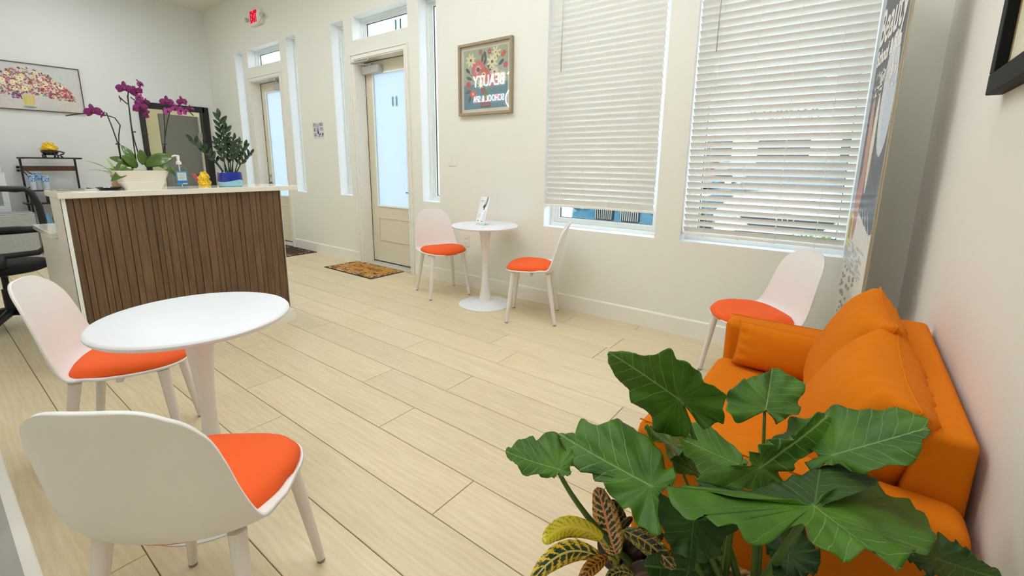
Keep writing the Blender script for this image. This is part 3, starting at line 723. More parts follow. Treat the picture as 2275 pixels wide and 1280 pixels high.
for a in ((206, 247, 1.15, XP+.03, 0, 10, 0, -10), (228, 254, .7, XP+.01, 0, 40, 20, 60), (276, 196, 1.15, XP+.03, 0, 0, 0, -15), (311, 187, .85, XP, 0, 20, -20, 40), (303, 203, .95, XP+.03, 0, 30, 10, 0),
          (310, 216, .7, XP, 1, -30, 0, 10), (266, 219, .6, XP, 0, 60, 0, 80), (312, 238, 1.15, XP+.03, 0, 10, 0, 10), (324, 226, .6, XP, 0, 0, 0, -30), (325, 253, .75, XP+.02, 0, 80, 0, -20), (297, 243, .55, XP-.02, 0, 0, 0, 60), (308, 226, .7, XP+.01, 0, 30, 0, 0),
          (370, 226, 1.05, XP+.03, 0, 0, 0, -15), (372, 247, .75, XP+.01, 1, 40, 0, 0), (388, 240, .8, XP, 1, 10, 20, 30), (404, 226, 1.0, XP+.03, 0, 10, 0, 15), (400, 246, .8, XP, 1, 70, 0, 0), (420, 240, .6, XP+.01, 0, 0, 20, 30), (412, 248, .6, XP, 1, 60, 0, -20), (428, 243, .6, XP, 0, 0, 0, 50)):
    flower(a[0], a[1], a[2]*1.28, a[3], bool(a[4]), a[5], a[6], a[7])
for pts in (((268, 352), (262, 320), (250, 285), (236, 250)), ((268, 350), (264, 318), (264, 300), (267, 278), (255, 262), (236, 256), (206, 250), (186, 252), (146, 257)),
            ((303, 362), (297, 320), (290, 270), (284, 215), (286, 196), (300, 192)), ((310, 350), (298, 310), (292, 280), (287, 240), (283, 212)),
            ((327, 355), (324, 300), (316, 260), (310, 225), (300, 205)), ((336, 350), (326, 310), (316, 270), (312, 245)),
            ((362, 345), (366, 320), (366, 280), (364, 255), (362, 240)), ((367, 342), (366, 310), (372, 270), (378, 245), (390, 238), (412, 240), (430, 257)), ((284, 232), (272, 222), (264, 214)), ((290, 216), (304, 226), (320, 230))):
    P3 = [loc3(u, v, XP+.005*((i*3) % 3-1)) for i, (u, v) in enumerate(pts)]
    if P3[0].z < .16: P3[0].z = .10
    part('flower_stem', MB().tube(P3, .0035, 7), M_spike, orc, True)
for u, v in ((262, 320), (297, 293), (324, 297), (366, 320)):
    p = loc3(u, v, XP); part('stem_clip', MB().tube([p+Vector((0, -.012, 0)), p+Vector((0, .012, 0))], .004, 8), M_black, orc)
part('plant_tag', MB().box(.03, .033, -.10, -.055, .10, .145), mat('tag_card', (226, 214, 208), .6, noise=.1, nscale=60), orc)
# bromeliad-like leafy plant behind the trough
X2 = -4.0
bro = thing('leafy_plant', 'pale green spiky leafed plant half hidden behind the white trough pot', 'plant', (X2+.06, .855, ZT))
O2 = Vector((X2, .80, ZT))
part('pot', MB().lathe([(0, 0), (.030, 0), (.034, .03), (.026, .06), (.036, .09), (.030, .092), (.02, .08), (0, .08)], 24), mat('tan_pot', (206, 168, 140), .6, noise=.1), bro, 'auto')
rs = random.Random(11)
for k in range(16):
    a = k*2.4; b = Vector((.01*math.cos(a), .01*math.sin(a), .08)); ln = rs.uniform(.10, .17); el = rs.uniform(.1, .9)
    t_ = b+Vector((math.cos(a)*ln*.7, math.sin(a)*ln, ln*el+.02))
    o = part('leaf', leafblade(MB(), b, t_, .016, (0, 0, 1), .02, fold=.4), mat('pale_leaf', (150, 178, 100), .4) if 'pale_leaf' not in bpy.data.materials else bpy.data.materials['pale_leaf'], bro, True)
# dish
dsh = thing('scalloped_dish', 'small black scalloped dish at the left end of the desk top', 'dish', (-3.86, .79, ZT))
mb = MB(); n = 64
prof = [(0, .003), (.045, .004), (.062, .014), (.066, .016), (.063, .010), (.045, 0), (0, 0)]
V = []
for i, (r, z) in enumerate(prof):
    for k in range(n):
        th = 2*PI*k/n; s = 1+(.05*abs(math.sin(6*th)) if 2 <= i <= 4 else 0); V.append((r*s*math.cos(th), r*s*math.sin(th), z))
mb.add(V, [(i*n+k, i*n+(k+1) % n, (i+1)*n+(k+1) % n, (i+1)*n+k) for i in range(len(prof)-1) for k in range(n)])
part('bowl', mb, mat('black_glaze', (14, 14, 16), .2, coat=.4), dsh, 'auto')
# sanitizer bottle
san = thing('sanitizer_bottle', 'clear pump bottle of hand sanitizer with a blue and white label', 'bottle', tuple(at_x(404, 418, -3.735)), 0)
san.location.z = ZT
def srings(prof, n=40, e=2.6):
    V = []
    for hx, hy, z in prof:
        for k in range(n):
            th = 2*PI*k/n; c, s = math.cos(th), math.sin(th); r = (abs(c)**e+abs(s)**e)**(-1/e); V.append((hx*r*c, hy*r*s, z))
    return V, [(j*n+i, j*n+(i+1) % n, (j+1)*n+(i+1) % n, (j+1)*n+i) for j in range(len(prof)-1) for i in range(n)]
v, f = srings([(.002, .002, 0), (.026, .038, 0), (.029, .042, .006), (.029, .042, .118), (.027, .038, .135), (.02, .026, .148), (.013, .014, .155), (.013, .014, .165)])
M_gel = glassmat('clear_gel', (.86, .94, .97)); part('bottle_body', MB().add(v, f), M_gel, san, True)
def art_label():
    pass
v, f = srings([(.0298, .0425, .030), (.0298, .0425, .112)]); n = 40
lab = MB(); 
def band(z0, z1, y0, y1, xo=.0302):
    return MB().box(xo-.0004, xo+.0004, y0, y1, z0, z1)
part('label', band(.028, .116, -.031, .031), mat('label_blue', (70, 150, 196), .4), san)
part('label_panel', band(.056, .108, -.025, .025, .031), mat('label_white', (214, 226, 220), .5), san)
for z in (.100, .092, .084, .076, .068): part('label_text', band(z-.0012, z+.0012, -.020, .018, .0316), mat('label_ink', (120, 140, 140), .6) if 'label_ink' not in bpy.data.materials else bpy.data.materials['label_ink'], san)
part('label_stripe', band(.040, .050, -.031, .031, .0308), mat('label_deep', (40, 110, 180), .4), san)
part('label_box', band(.030, .038, .000, .026, .0312), bpy.data.materials['label_white'], san)
part('pump_collar', MB().lathe([(0, .163), (.016, .163), (.016, .180), (.010, .184), (.006, .205), (0, .205)], 24), M_white, san, 'auto')
part('pump_head', MB().tube([(0, 0, .20), (0, 0, .222)], [.009, .011], 16).tube([(0, .004, .220), (0, -.02, .222), (0, -.034, .215)], [.007, .006, .005], 10), M_white, san, 'auto')
part('dip_tube', MB().tube([(0, 0, .165), (.004, .004, .01)], .003, 8), M_white, san, True)
# pink and grey card behind
pk = thing('folded_card', 'pink and grey angled card standing behind the sanitizer bottle', 'card', (-3.93, 1.33, ZT), math.radians(8))
Mg = Matrix.Rotation(math.radians(-28), 4, 'X')
for i, (y0, y1, col) in enumerate(((-.075, -.052, (216, 96, 116)), (-.052, -.022, (96, 96, 100)), (-.022, 0.0, (222, 120, 136)))):
    part(('pink_strip', 'grey_strip', 'pink_strip')[i], MB().add([(-.002, y0+.00, .0), (-.002, y1, .0), (-.002, y1-.045, .095), (-.002, y0-.045, .095), (.002, y0, .0), (.002, y1, .0), (.002, y1-.045, .095), (.002, y0-.045, .095)], [(0, 1, 2, 3), (7, 6, 5, 4), (0, 4, 5, 1), (1, 5, 6, 2), (2, 6, 7, 3), (3, 7, 4, 0)]), mat('card_%d' % i, col, .5), pk)
pk.location.y = 1.40
# gold figurine helper: lumpy
def lumpy(name, prof, seed, parent, m=M_gold, amp=.006, n=40, sy=1.0, k1=7, k2=11):
    V = []; rs_ = random.Random(seed); p1, p2, p3 = rs_.uniform(0, 6), rs_.uniform(0, 6), rs_.uniform(0, 6)
    pr2 = []
    for i in range(len(prof)-1):
        for q in range(4): f_ = q/4; pr2.append((prof[i][0]*(1-f_)+prof[i+1][0]*f_, prof[i][1]*(1-f_)+prof[i+1][1]*f_))
    pr2.append(prof[-1])
    for r, z in pr2:
        for k in range(n):
            th = 2*PI*k/n; d = amp*(math.sin(k1*th+p1+z*160)*.6+math.sin(k2*th-z*230+p2)*.5+math.sin(3*th+z*90+p3)*.6)
            rr = max(0, r+(d if r > .004 else 0)); V.append((rr*math.cos(th), rr*sy*math.sin(th), z+d*.3))
    mb = MB().add(V, [(j*n+i, j*n+(i+1) % n, (j+1)*n+(i+1) % n, (j+1)*n+i) for j in range(len(pr2)-1) for i in range(n)])
    return part(name, mb, m, parent, True)
gp = at_x(455, 413, -3.88)
gf = thing('gold_figurine', 'small gold ornament on the desk top left of the blue pot', 'figurine', (-3.88, gp.y, ZT))
part('plinth', MB().lathe([(0, 0), (.038, 0), (.040, .006), (.036, .012), (0, .012)], 30), M_gold, gf, 'auto')  # added base, standing in for the ornament's reflection in the counter
lumpy('body', [(0, .012), (.036, .012), (.038, .03), (.030, .05), (.032, .07), (.022, .09), (.012, .105), (0, .110)], 3, gf, amp=.006)
rs = random.Random(8)
for k in range(12):
    a = k*.55; b = Vector((.03*math.cos(a), .034*math.sin(a), .03+.055*rs.random()))
    part('gold_leaf', MB().lathe([(0, -.009), (.006, -.005), (.008, 0), (.006, .006), (0, .010)], 10, tuple(b)), M_gold, gf, True)
# ZZ plant in blue pot
bp_ = at_x(513, 414, -3.80)
zz = thing('potted_plant', 'dark glossy leafed plant in a two tone blue pot on the desk', 'plant', (-3.80, bp_.y, ZT))
M_blue = mat('cobalt_glaze', (18, 40, 150), .15, coat=.6); M_lblue = mat('pale_blue_glaze', (150, 206, 222), .25, coat=.4)
rings = [(.038, .072, 0), (.044, .078, .006), (.047, .080, .025), (.048, .0805, .0455)]
def wavy(hx, hy, zbase, amp): 
    pts = []
    for (x, y, z) in rect_ring(hx, hy, 0, 8, .034): pts.append((x, y, zbase+amp*math.sin(y*34+.5)))
    return pts
low = [rect_ring(a, b, z, 8, .034) for a, b, z in rings[:2]]+[wavy(.0478, .0808, .044, .009)]
upp = [wavy(.0478, .0808, .044, .009), rect_ring(.048, .081, .075, 8, .034), rect_ring(.045, .078, .105, 8, .032), rect_ring(.041, .074, .108, 8, .030), rect_ring(.039, .072, .090, 8, .030)]
for nm, rr, mt in (('pot_lower', low, M_lblue), ('pot_upper', upp, M_blue)):
    nn = len(rr[0]); mb = MB().add([p for q in rr for p in q], [(j*nn+i, j*nn+(i+1) % nn, (j+1)*nn+(i+1) % nn, (j+1)*nn+i) for j in range(len(rr)-1) for i in range(nn)])
    if nm == 'pot_lower': mb.f.append(tuple(range(nn)))
    part(nm, mb, mt, zz, 'auto')
part('soil', MB().add(rect_ring(.040, .073, .094, 8, .03), [tuple(range(32))]), M_soil, zz)
M_zz = mat('zz_leaf', (22, 56, 26), .16, coat=.5, noise=.2, nscale=10)
OZ = Vector((-3.80, bp_.y, ZT))
rs = random.Random(21)
for (u0, v0, u1, v1, dx, nl, sz) in ((500, 372, 486, 262, .0, 9, .062), (508, 372, 500, 288, .03, 8, .05), (497, 372, 428, 315, .02, 8, .05), (498, 372, 452, 330, -.03, 6, .04), (515, 372, 520, 310, .05, 7, .045),
                                 (520, 372, 543, 325, 0, 6, .045), (522, 372, 556, 342, .03, 5, .042), (510, 372, 515, 325, -.04, 6, .042), (505, 372, 478, 315, .04, 6, .045), (512, 372, 530, 318, -.02, 6, .04)):
    a = at_x(u0, v0, -3.80)-OZ; a.z = .09; b = at_x(u1, v1, -3.80+dx)-OZ
    mid = (a+b)/2+Vector((0, (b.y-a.y)*-.12, .02))
    pts = [(1-t)**2*a+2*t*(1-t)*mid+t*t*b for t in [i/8 for i in range(9)]]
    st = part('stem', MB().tube(pts, [.005-.0035*i/8 for i in range(9)], 7), M_stem if False else mat('zz_stem', (30, 58, 26), .4) if 'zz_stem' not in bpy.data.materials else bpy.data.materials['zz_stem'], zz, True)
    nl += 3
    for k in range(nl):
        t = .36+.64*k/(nl-1); p = (1-t)**2*a+2*t*(1-t)*mid+t*t*b; ax = (b-a).normalized()
        sd = 1 if k % 2 else -1
        out = Vector((rs.uniform(-.3, .5), sd*(.9 if k < nl-1 else .1), .15)); dr = (ax*.9+out*(.85 if k < nl-1 else .2)).normalized()
        l_ = sz*rs.uniform(1.05, 1.4)
        part('leaf', leafblade(MB(), p, p+dr*l_, l_*.42, (1, 0, .35), .004, 8, .25, 5), M_zz, zz, True)
sp = thing('small_sprig', 'tiny green sprig peeping out right of the blue pot', 'plant', (-3.95, bp_.y+.115, ZT))
part('pot', MB().lathe([(0, 0), (.012, 0), (.015, .02), (0, .02)], 12), M_white, sp)
for k in range(7):
    a = k*.9; part('leaf', leafblade(MB(), (0, 0, .018), (.012*math.cos(a), .016*math.sin(a), .03+.007*k), .014, (1, 0, .2)), bpy.data.materials['zz_leaf'] if k % 2 else M_stem, sp, True)
tag(part('mouse_mat', MB().box(-3.99, -3.90, .56, .68, ZT+.001, ZT+.004), mat('grey_mat', (150, 142, 130), .7, noise=.1, nscale=100)), 'small grey mat lying at the left rear of the desk top', 'mat')

# ------------------------------------------------------------------ flat printed art (vertex-coloured sheet)
class Art:
    def __init__(s, W, Hh, bg=(255, 255, 255)):
        s.W, s.H = W, Hh; s.a = np.zeros((Hh, W, 3)); s.a[:] = bg
        s.Y, s.X = np.mgrid[0:Hh, 0:W]; s.X = (s.X+.5)/W; s.Y = 1-(s.Y+.5)/Hh; s.asp = Hh/W
    def put(s, mask, c, al=1): s.a[mask] = s.a[mask]*(1-al)+np.array(c)*al
    def ell(s, x, y, rx, ry, c, rot=0, al=1):
        dx, dy = (s.X-x), (s.Y-y)*s.asp; cr_, sr_ = math.cos(rot), math.sin(rot)
        u = dx*cr_+dy*sr_; v = -dx*sr_+dy*cr_; s.put((u/rx)**2+(v/ry)**2 < 1, c, al)
    def rect(s, x0, x1, y0, y1, c, al=1): s.put((s.X > x0) & (s.X < x1) & (s.Y > y0) & (s.Y < y1), c, al)
    def daisy(s, x, y, r, c, cc, n=8, w_=.28, inner=.25):
        for k in range(n):
            a = 2*PI*k/n+.3; s.ell(x+math.cos(a)*r*.55, y+math.sin(a)*r*.55/s.asp, r*.5, r*w_, c, a)
        s.ell(x, y, r*inner, r*inner, cc)
    def line(s, x0, y0, x1, y1, w_, c):
        dx, dy = x1-x0, (y1-y0)*s.asp; L2 = dx*dx+dy*dy; px, py = s.X-x0, (s.Y-y0)*s.asp
        t = np.clip((px*dx+py*dy)/L2, 0, 1); s.put((px-t*dx)**2+(py-t*dy)**2 < w_*w_, c)
    def noise(s, amp, seed=0):
        r = np.random.RandomState(seed); s.a += r.normal(0, amp, s.a.shape[:2])[..., None]
    def sheet(s, name, w_, h_, m, parent=None):
        W, Hh = s.W, s.H; a = np.clip(s.a, 0, 255)/255; a = np.where(a > .04045, ((a+.055)/1.055)**2.4, a/12.92)
        xs_ = np.linspace(-w_/2, w_/2, W+1); zs_ = np.linspace(h_/2, -h_/2, Hh+1)
        gx, gz = np.meshgrid(xs_, zs_); V = np.stack([gx, np.zeros_like(gx), gz], -1).reshape(-1, 3)
        i, j = np.meshgrid(np.arange(W), np.arange(Hh)); b = (j*(W+1)+i).ravel()
        Fq = np.stack([b, b+W+1, b+W+2, b+1], -1)
        me = bpy.data.meshes.new(name); me.vertices.add(len(V)); me.vertices.foreach_set('co', V.ravel())
        me.loops.add(Fq.size); me.loops.foreach_set('vertex_index', Fq.ravel()); me.polygons.add(len(Fq))
        me.polygons.foreach_set('loop_start', np.arange(len(Fq))*4); me.update(calc_edges=True)
        ca_ = me.color_attributes.new('print', 'FLOAT_COLOR', 'CORNER')
        col = np.concatenate([np.repeat(a.reshape(-1, 3), 4, axis=0), np.ones((len(Fq)*4, 1))], 1)
        ca_.data.foreach_set('color', col.ravel()); me.materials.append(m)
        return link(name, me, parent)
M_print = vcolmat('printed_paper', .6); M_printg = vcolmat('print_behind_glass', .6)

# framed flower picture on the front wall --------------------------------
def frame_mb(w_, h_, fw_, d0, d1):     # local: x width, z height, y depth toward room is -y
    return MB().box(-w_/2, w_/2, -d1, -d0, h_/2-fw_, h_/2).box(-w_/2, w_/2, -d1, -d0, -h_/2, -h_/2+fw_).box(-w_/2, -w_/2+fw_, -d1, -d0, -h_/2+fw_, h_/2-fw_).box(w_/2-fw_, w_/2, -d1, -d0, -h_/2+fw_, h_/2-fw_)
pic = thing('framed_picture', 'square wood framed print of bright folk style flowers on teal, between door and left window', 'picture', (-2.957, YF, 2.095))
M_fr = mat('pale_wood_frame', (158, 142, 116), .55, noise=.15, nscale=30, stretch=(1, 1, 1))
part('frame', frame_mb(.664, .664, .026, 0, .038), M_fr, pic, bevel=.003)
part('mat_board', MB().box(-.308, .308, -.012, -.004, -.308, .308), mat('mat_board', (232, 220, 204), .8), pic)
A = Art(150, 150, (150, 172, 160))
A.a[:] = np.where(A.Y[..., None] > .42, np.array([158, 176, 160]), np.array([52, 128, 150])); A.a += (A.Y[..., None]-.4)*np.array([20, 10, -10])
for x0, y0, x1, y1 in ((.2, .5, .42, .35), (.5, .3, .5, .7), (.8, .9, .6, .5), (.3, .8, .45, .4), (.62, .8, .55, .4), (.15, .6, .35, .45)): A.line(x0, y0, x1, y1, .006, (40, 60, 44))
for x, y, rot in ((.44, .84, 1.4), (.50, .78, 1.2), (.10, .66, -.7), (.13, .53, -.4), (.58, .70, 2.0), (.86, .73, .6), (.76, .90, 1.5), (.72, .82, 1.4), (.62, .64, 2.2), (.14, .18, 1.3), (.10, .30, .3), (.50, .88, 1.8)):
    A.ell(x, y, .068, .028, (34, 52, 36), rot)
A.daisy(.34, .66, .155, (214, 96, 104), (60, 20, 20), 14, .3, .22); A.daisy(.34, .66, .07, (240, 190, 190), (30, 12, 14), 8, .3, .55)
A.daisy(.47, .56, .125, (206, 74, 52), (40, 24, 24), 12, .45, .3); A.ell(.47, .56, .046, .046, (250, 230, 200)); A.ell(.47, .56, .026, .026, (60, 30, 26))
A.daisy(.66, .47, .11, (176, 36, 48), (230, 190, 170), 10, .5, .25)
A.daisy(.17, .83, .115, (240, 226, 176), (50, 40, 26), 8, .2, .22); A.daisy(.66, .76, .12, (242, 230, 190), (60, 40, 24), 8, .2, .2); A.daisy(.74, .90, .11, (246, 232, 180), (120, 80, 30), 7, .16, .15)
A.daisy(.71, .59, .095, (238, 224, 200), (70, 50, 40), 12, .16, .2); A.daisy(.87, .50, .10, (236, 206, 170), (230, 190, 120), 12, .16, .3)
A.ell(.91, .86, .065, .04, (210, 84, 30), .7); A.ell(.95, .68, .05, .05, (200, 70, 110)); A.daisy(.40, .94, .05, (190, 70, 110), (220, 150, 160)); A.daisy(.60, .93, .05, (190, 50, 100), (220, 150, 160))
A.ell(.11, .42, .06, .06, (216, 70, 90)); A.ell(.11, .42, .025, .025, (180, 30, 50)); A.ell(.22, .26, .075, .065, (224, 80, 56)); A.ell(.22, .26, .02, .02, (250, 220, 180))
A.daisy(.40, .42, .08, (240, 230, 190), (120, 130, 60), 9, .18, .25); A.ell(.58, .33, .05, .04, (110, 130, 50)); A.ell(.52, .22, .06, .05, (96, 120, 50))
A.ell(.78, .18, .07, .045, (190, 60, 140)); A.ell(.30, .12, .05, .03, (170, 60, 110)); A.ell(.45, .30, .06, .05, (150, 40, 60))
A.rect(.39, .63, .02, .13, (56, 34, 44)); A.rect(.38, .64, .105, .135, (206, 70, 74)); A.rect(.41, .61, .05, .065, (206, 70, 74)); A.rect(.43, .60, .13, .17, (70, 60, 110))
A.noise(7, 1)
sh = A.sheet('flower_print', .545, .545, M_printg, pic); sh.location = (0, -.0135, 0)
part('picture_glass', MB().box(-.308, .308, -.026, -.024, -.308, .308), glassmat('picture_glass', refl=.24), pic)

# painting on left wall --------------------------------------------------
pt = thing('flower_painting', 'wide painting of red and cream flowers in a yellow vase on the left wall', 'picture', (XL, 1.20, 2.265), PI/2)
part('frame', frame_mb(1.13, .625, .010, 0, .035), mat('thin_bronze_frame', (84, 58, 50), .4), pt)
A = Art(230, 128, (206, 204, 204)); rs = random.Random(5)
A.noise(5, 2)
for k in range(60): A.ell(rs.random(), rs.random()*.25, rs.uniform(.03, .1), .012, (216+rs.randint(-8, 12), 200+rs.randint(-10, 14), 188+rs.randint(-10, 20)), 0, .5)
for k in range(60): A.ell(rs.random(), .6+rs.random()*.4, rs.uniform(.02, .07), .02, (190+rs.randint(0, 20), 200+rs.randint(0, 14), 200+rs.randint(-4, 12)), rs.random(), .4)
pal = [(176, 64, 84), (150, 46, 60), (206, 120, 124), (120, 140, 110), (96, 120, 100), (216, 190, 150), (180, 90, 110), (160, 80, 70), (100, 70, 60), (228, 214, 178), (200, 130, 100), (126, 60, 80)]
for k in range(900):
    a = rs.uniform(-.1, PI+.1); r = rs.random()**.55; x = .5+.43*r*math.cos(a); y = .36+(.56*r*math.sin(a))*(1-.15*abs(math.cos(a)))-.10*abs(math.cos(a))**2*r
    c = rs.choice(pal); A.ell(x, y, rs.uniform(.006, .016), rs.uniform(.004, .012), c, rs.random()*3, .85)
for k in range(26):
    a = rs.uniform(.2, PI-.2); r = rs.random()**.6; x = .5+.36*r*math.cos(a); y = .40+.44*r*math.sin(a); A.daisy(x, y, rs.uniform(.018, .030), rs.choice([(236, 224, 184), (230, 206, 170), (244, 232, 204)]), (190, 140, 70), 6, .45, .28)
for k in range(40):
    x, y = rs.uniform(.60, .92), 0; y = .30+.5*(1-abs(x-.6)*2)*rs.random(); A.ell(x, y, .012, .010, rs.choice([(196, 76, 90), (206, 110, 80), (172, 48, 70)]), 0, .9)
for k in range(14): A.ell(.37+rs.random()*.08, .24+rs.random()*.14, .016, .012, rs.choice([(134, 50, 104), (96, 80, 130), (150, 60, 110)]), 0, .9)
m_ = (abs(A.X-.5) < .045+.014*(A.Y-.1)/.2) & (A.Y > .06) & (A.Y < .32); A.put(m_, (212, 190, 112)); A.put(m_ & ((np.sin(A.X*400) > .3)), (230, 214, 150), .7)
A.ell(.50, .055, .06, .012, (120, 156, 166)); A.noise(4, 4)
sh = A.sheet('canvas_print', 1.11, .605, M_print, pt); sh.location = (0, -.022, 0)

# dark framed picture on the right wall, at the upper right edge of the view
fp = thing('dark_framed_picture', 'black framed picture high on the right wall, at the upper right corner', 'picture', (XR, 1.505, 1.972), -PI/2)
part('frame', frame_mb(.72, .94, .055, 0, .036), mat('black_frame', (14, 15, 15), .6, spec=.15), fp, bevel=.003)
part('inner_trim', frame_mb(.612, .832, .006, .004, .0125), mat('gilt_trim', (150, 120, 84), .4, metal=.4), fp)
A = Art(80, 110, (222, 214, 190)); rs = random.Random(15)
for k in range(30): A.ell(rs.random(), rs.random(), rs.uniform(.05, .3), rs.uniform(.03, .12), rs.choice([(226, 206, 190), (216, 176, 164), (224, 218, 196), (206, 198, 170), (222, 190, 176)]), rs.random()*3, .5)
A.noise(4, 7); sh = A.sheet('art_print', .64, .86, M_print, fp); sh.location = (0, -.010, 0)

# small notice, switch, outlet, exit sign --------------------------------
no = thing('wall_notice', 'small white printed notice taped between the two doors', 'notice', (-5.935, YF-.002, 1.713))
A = Art(72, 66, (214, 214, 214)); rs = random.Random(3)
for x0, x1, y0, y1 in ((.03, .30, .74, .95), (.62, .96, .76, .97), (.04, .30, .44, .68), (.68, .96, .50, .70), (.06, .36, .14, .36), (.46, .70, .10, .20), (.78, .98, .12, .22)):
    A.rect(x0, x1, y0, y1, (178, 176, 180))
    y = y0+.02
    while y < y1: A.rect(x0+.01, x1-.02*rs.random()*4, y, y+.014, (120, 118, 124)); y += .034
A.rect(.38, .44, .60, .92, (130, 130, 150)); A.rect(.50, .54, .62, .90, (90, 90, 110)); A.ell(.46, .52, .05, .10, (16, 22, 40), -.5); A.ell(.44, .42, .05, .07, (84, 130, 140)); A.ell(.50, .38, .05, .10, (14, 18, 34), -.6)
A.ell(.64, .27, .12, .05, (96, 70, 96), .4); A.ell(.92, .28, .075, .07, (92, 60, 80)); A.rect(.56, .62, .30, .60, (200, 210, 236))
A.noise(5, 4)
A.sheet('notice_print', .25, .216, M_print, no).location = (0, -.0022, 0)
part('paper', MB().box(-.126, .126, -.0018, 0, -.109, .109), M_trim, no)

M_plate = mat('switch_plate', (232, 228, 216), .35)
sw = thing('light_switch', 'double rocker light switch plate right of the nearer door', 'switch', (-3.415, YF, 1.329))
part('plate', MB().box(-.058, .058, -.006, 0, -.060, .060), M_plate, sw, bevel=.003)
for x in (-.024, .024):
    part('rocker', MB().box(x-.012, x+.012, -.010, -.005, -.018, .022), M_white, sw, bevel=.002)
    for z in (-.042, .045): part('screw', MB().tube([(x, -.0055, z), (x, -.0075, z)], .003, 8), M_closer, sw)
def outlet(loc, rz, label):
    o = thing('power_outlet', label, 'outlet', loc, rz)
    part('plate', MB().box(-.037, .037, -.006, 0, -.060, .060), M_plate, o, bevel=.003)
    for z in (-.024, .024):
        q = part('socket', MB().box(-.017, .017, -.0085, -.005, z-.014, z+.014), M_white, o, bevel=.003)
        part('slot', MB().box(-.009, -.006, -.0095, -.008, z-.004, z+.006).box(.006, .009, -.0095, -.008, z-.004, z+.006).box(-.002, .002, -.0095, -.008, z-.010, z-.006), M_dark, q)
    return o
outlet((-3.223, YF, .497), 0, 'white power outlet low on the wall behind the far table')
o2 = outlet((XL, .965, 1.16), PI/2, 'white power outlet with a black plug, left of the metal rack')
part('plug', MB().box(-.016, .016, -.04, -.008, .008, .038).box(-.016, .016, -.04, -.008, -.038, -.010), M_blackp, o2, bevel=.004)

ex = thing('exit_sign', 'white emergency EXIT sign with red letters and two side lamps above the far door', 'sign', (-7.36, YF, 3.362))
M_exw = mat('exit_housing', (238, 232, 226), .4); M_red = emat('exit_red', (225, 20, 50), .7)
part('housing', MB().box(-.135, .135, -.055, 0, -.105, .105), M_exw, ex, bevel=.008)
me = text_mesh('exit_letters', 'EXIT', .20, M_red, .002, xs=.50, bold=.012)
place_text('exit_letters', me, ex, face_y((0, -.058, 0)))
part('battery_box', MB().box(.135, .20, -.05, 0, -.10, .06), M_exw, ex, bevel=.006)
for sx in (-1, 1):
    mb = MB().lathe([(0, 0), (.018, .0), (.030, .03), (.032, .055), (.028, .058), (0, .05)], 20)
    Mr = Matrix.Translation((sx*(.19 if sx < 0 else .255), -.03, -.005)) @ Matrix.Rotation(math.radians(100), 4, 'X') @ Matrix.Rotation(sx*.4, 4, 'Y')
    mb.v = [tuple(Mr @ Vector(p)) for p in mb.v]
    part('lamp_head', mb, mat('lamp_head_grey', (190, 190, 178), .3) if 'lamp_head_grey' not in bpy.data.materials else bpy.data.materials['lamp_head_grey'], ex, 'auto')
    part('lamp_arm', MB().tube([(sx*.12, -.03, -.005), (sx*(.18 if sx < 0 else .25), -.03, -.005)], .007, 8), M_exw, ex)
part('wire_guard', MB().tube([(.13, -.06, -.10), (.20, -.065, -.085), (.25, -.06, -.05), (.27, -.05, 0)], .004, 6), M_closer, ex, True)

# backlit name sign on the back wall; it is what the picture glass reflects
sg = thing('backlit_sign', 'white backlit lettering on the back wall mirrored in the flower picture glass', 'sign', (-5.76, YB, 2.70), PI)
M_lit = emat('sign_letter_glow', (255, 255, 255), 3.6)
def sign_text(s, size, x, z, xs_, bold):
    me = text_mesh('sign_letters', s, size, M_lit, .004, 'LEFT', 1, bold)
    xv = [v.co.x for v in me.vertices]; me.transform(Matrix.Translation((-min(xv)*xs_/(max(xv)-min(xv)), 0, 0)) @ Matrix.Diagonal((xs_/(max(xv)-min(xv)), 1, 1, 1)))
    place_text('sign_letters', me, sg, face_y((x, -.015, z)))
sign_text('BEAUTY', .29, -.32, .135, .77, .001)
sign_text('School & Spa'.upper(), .165, -.32, -.185, .76, .0005)
mb = MB()
for (r0, cx_, cz_, a0, a1) in ((.17, -.53, .10, 40, 250), (.17, -.53, -.22, -130, 90)):
    mb.tube([(cx_+r0*math.cos(math.radians(a)), -.015, cz_+r0*math.sin(math.radians(a))) for a in np.linspace(a0, a1, 24)], .012, 8)
part('sign_emblem', mb, M_lit, sg, True)

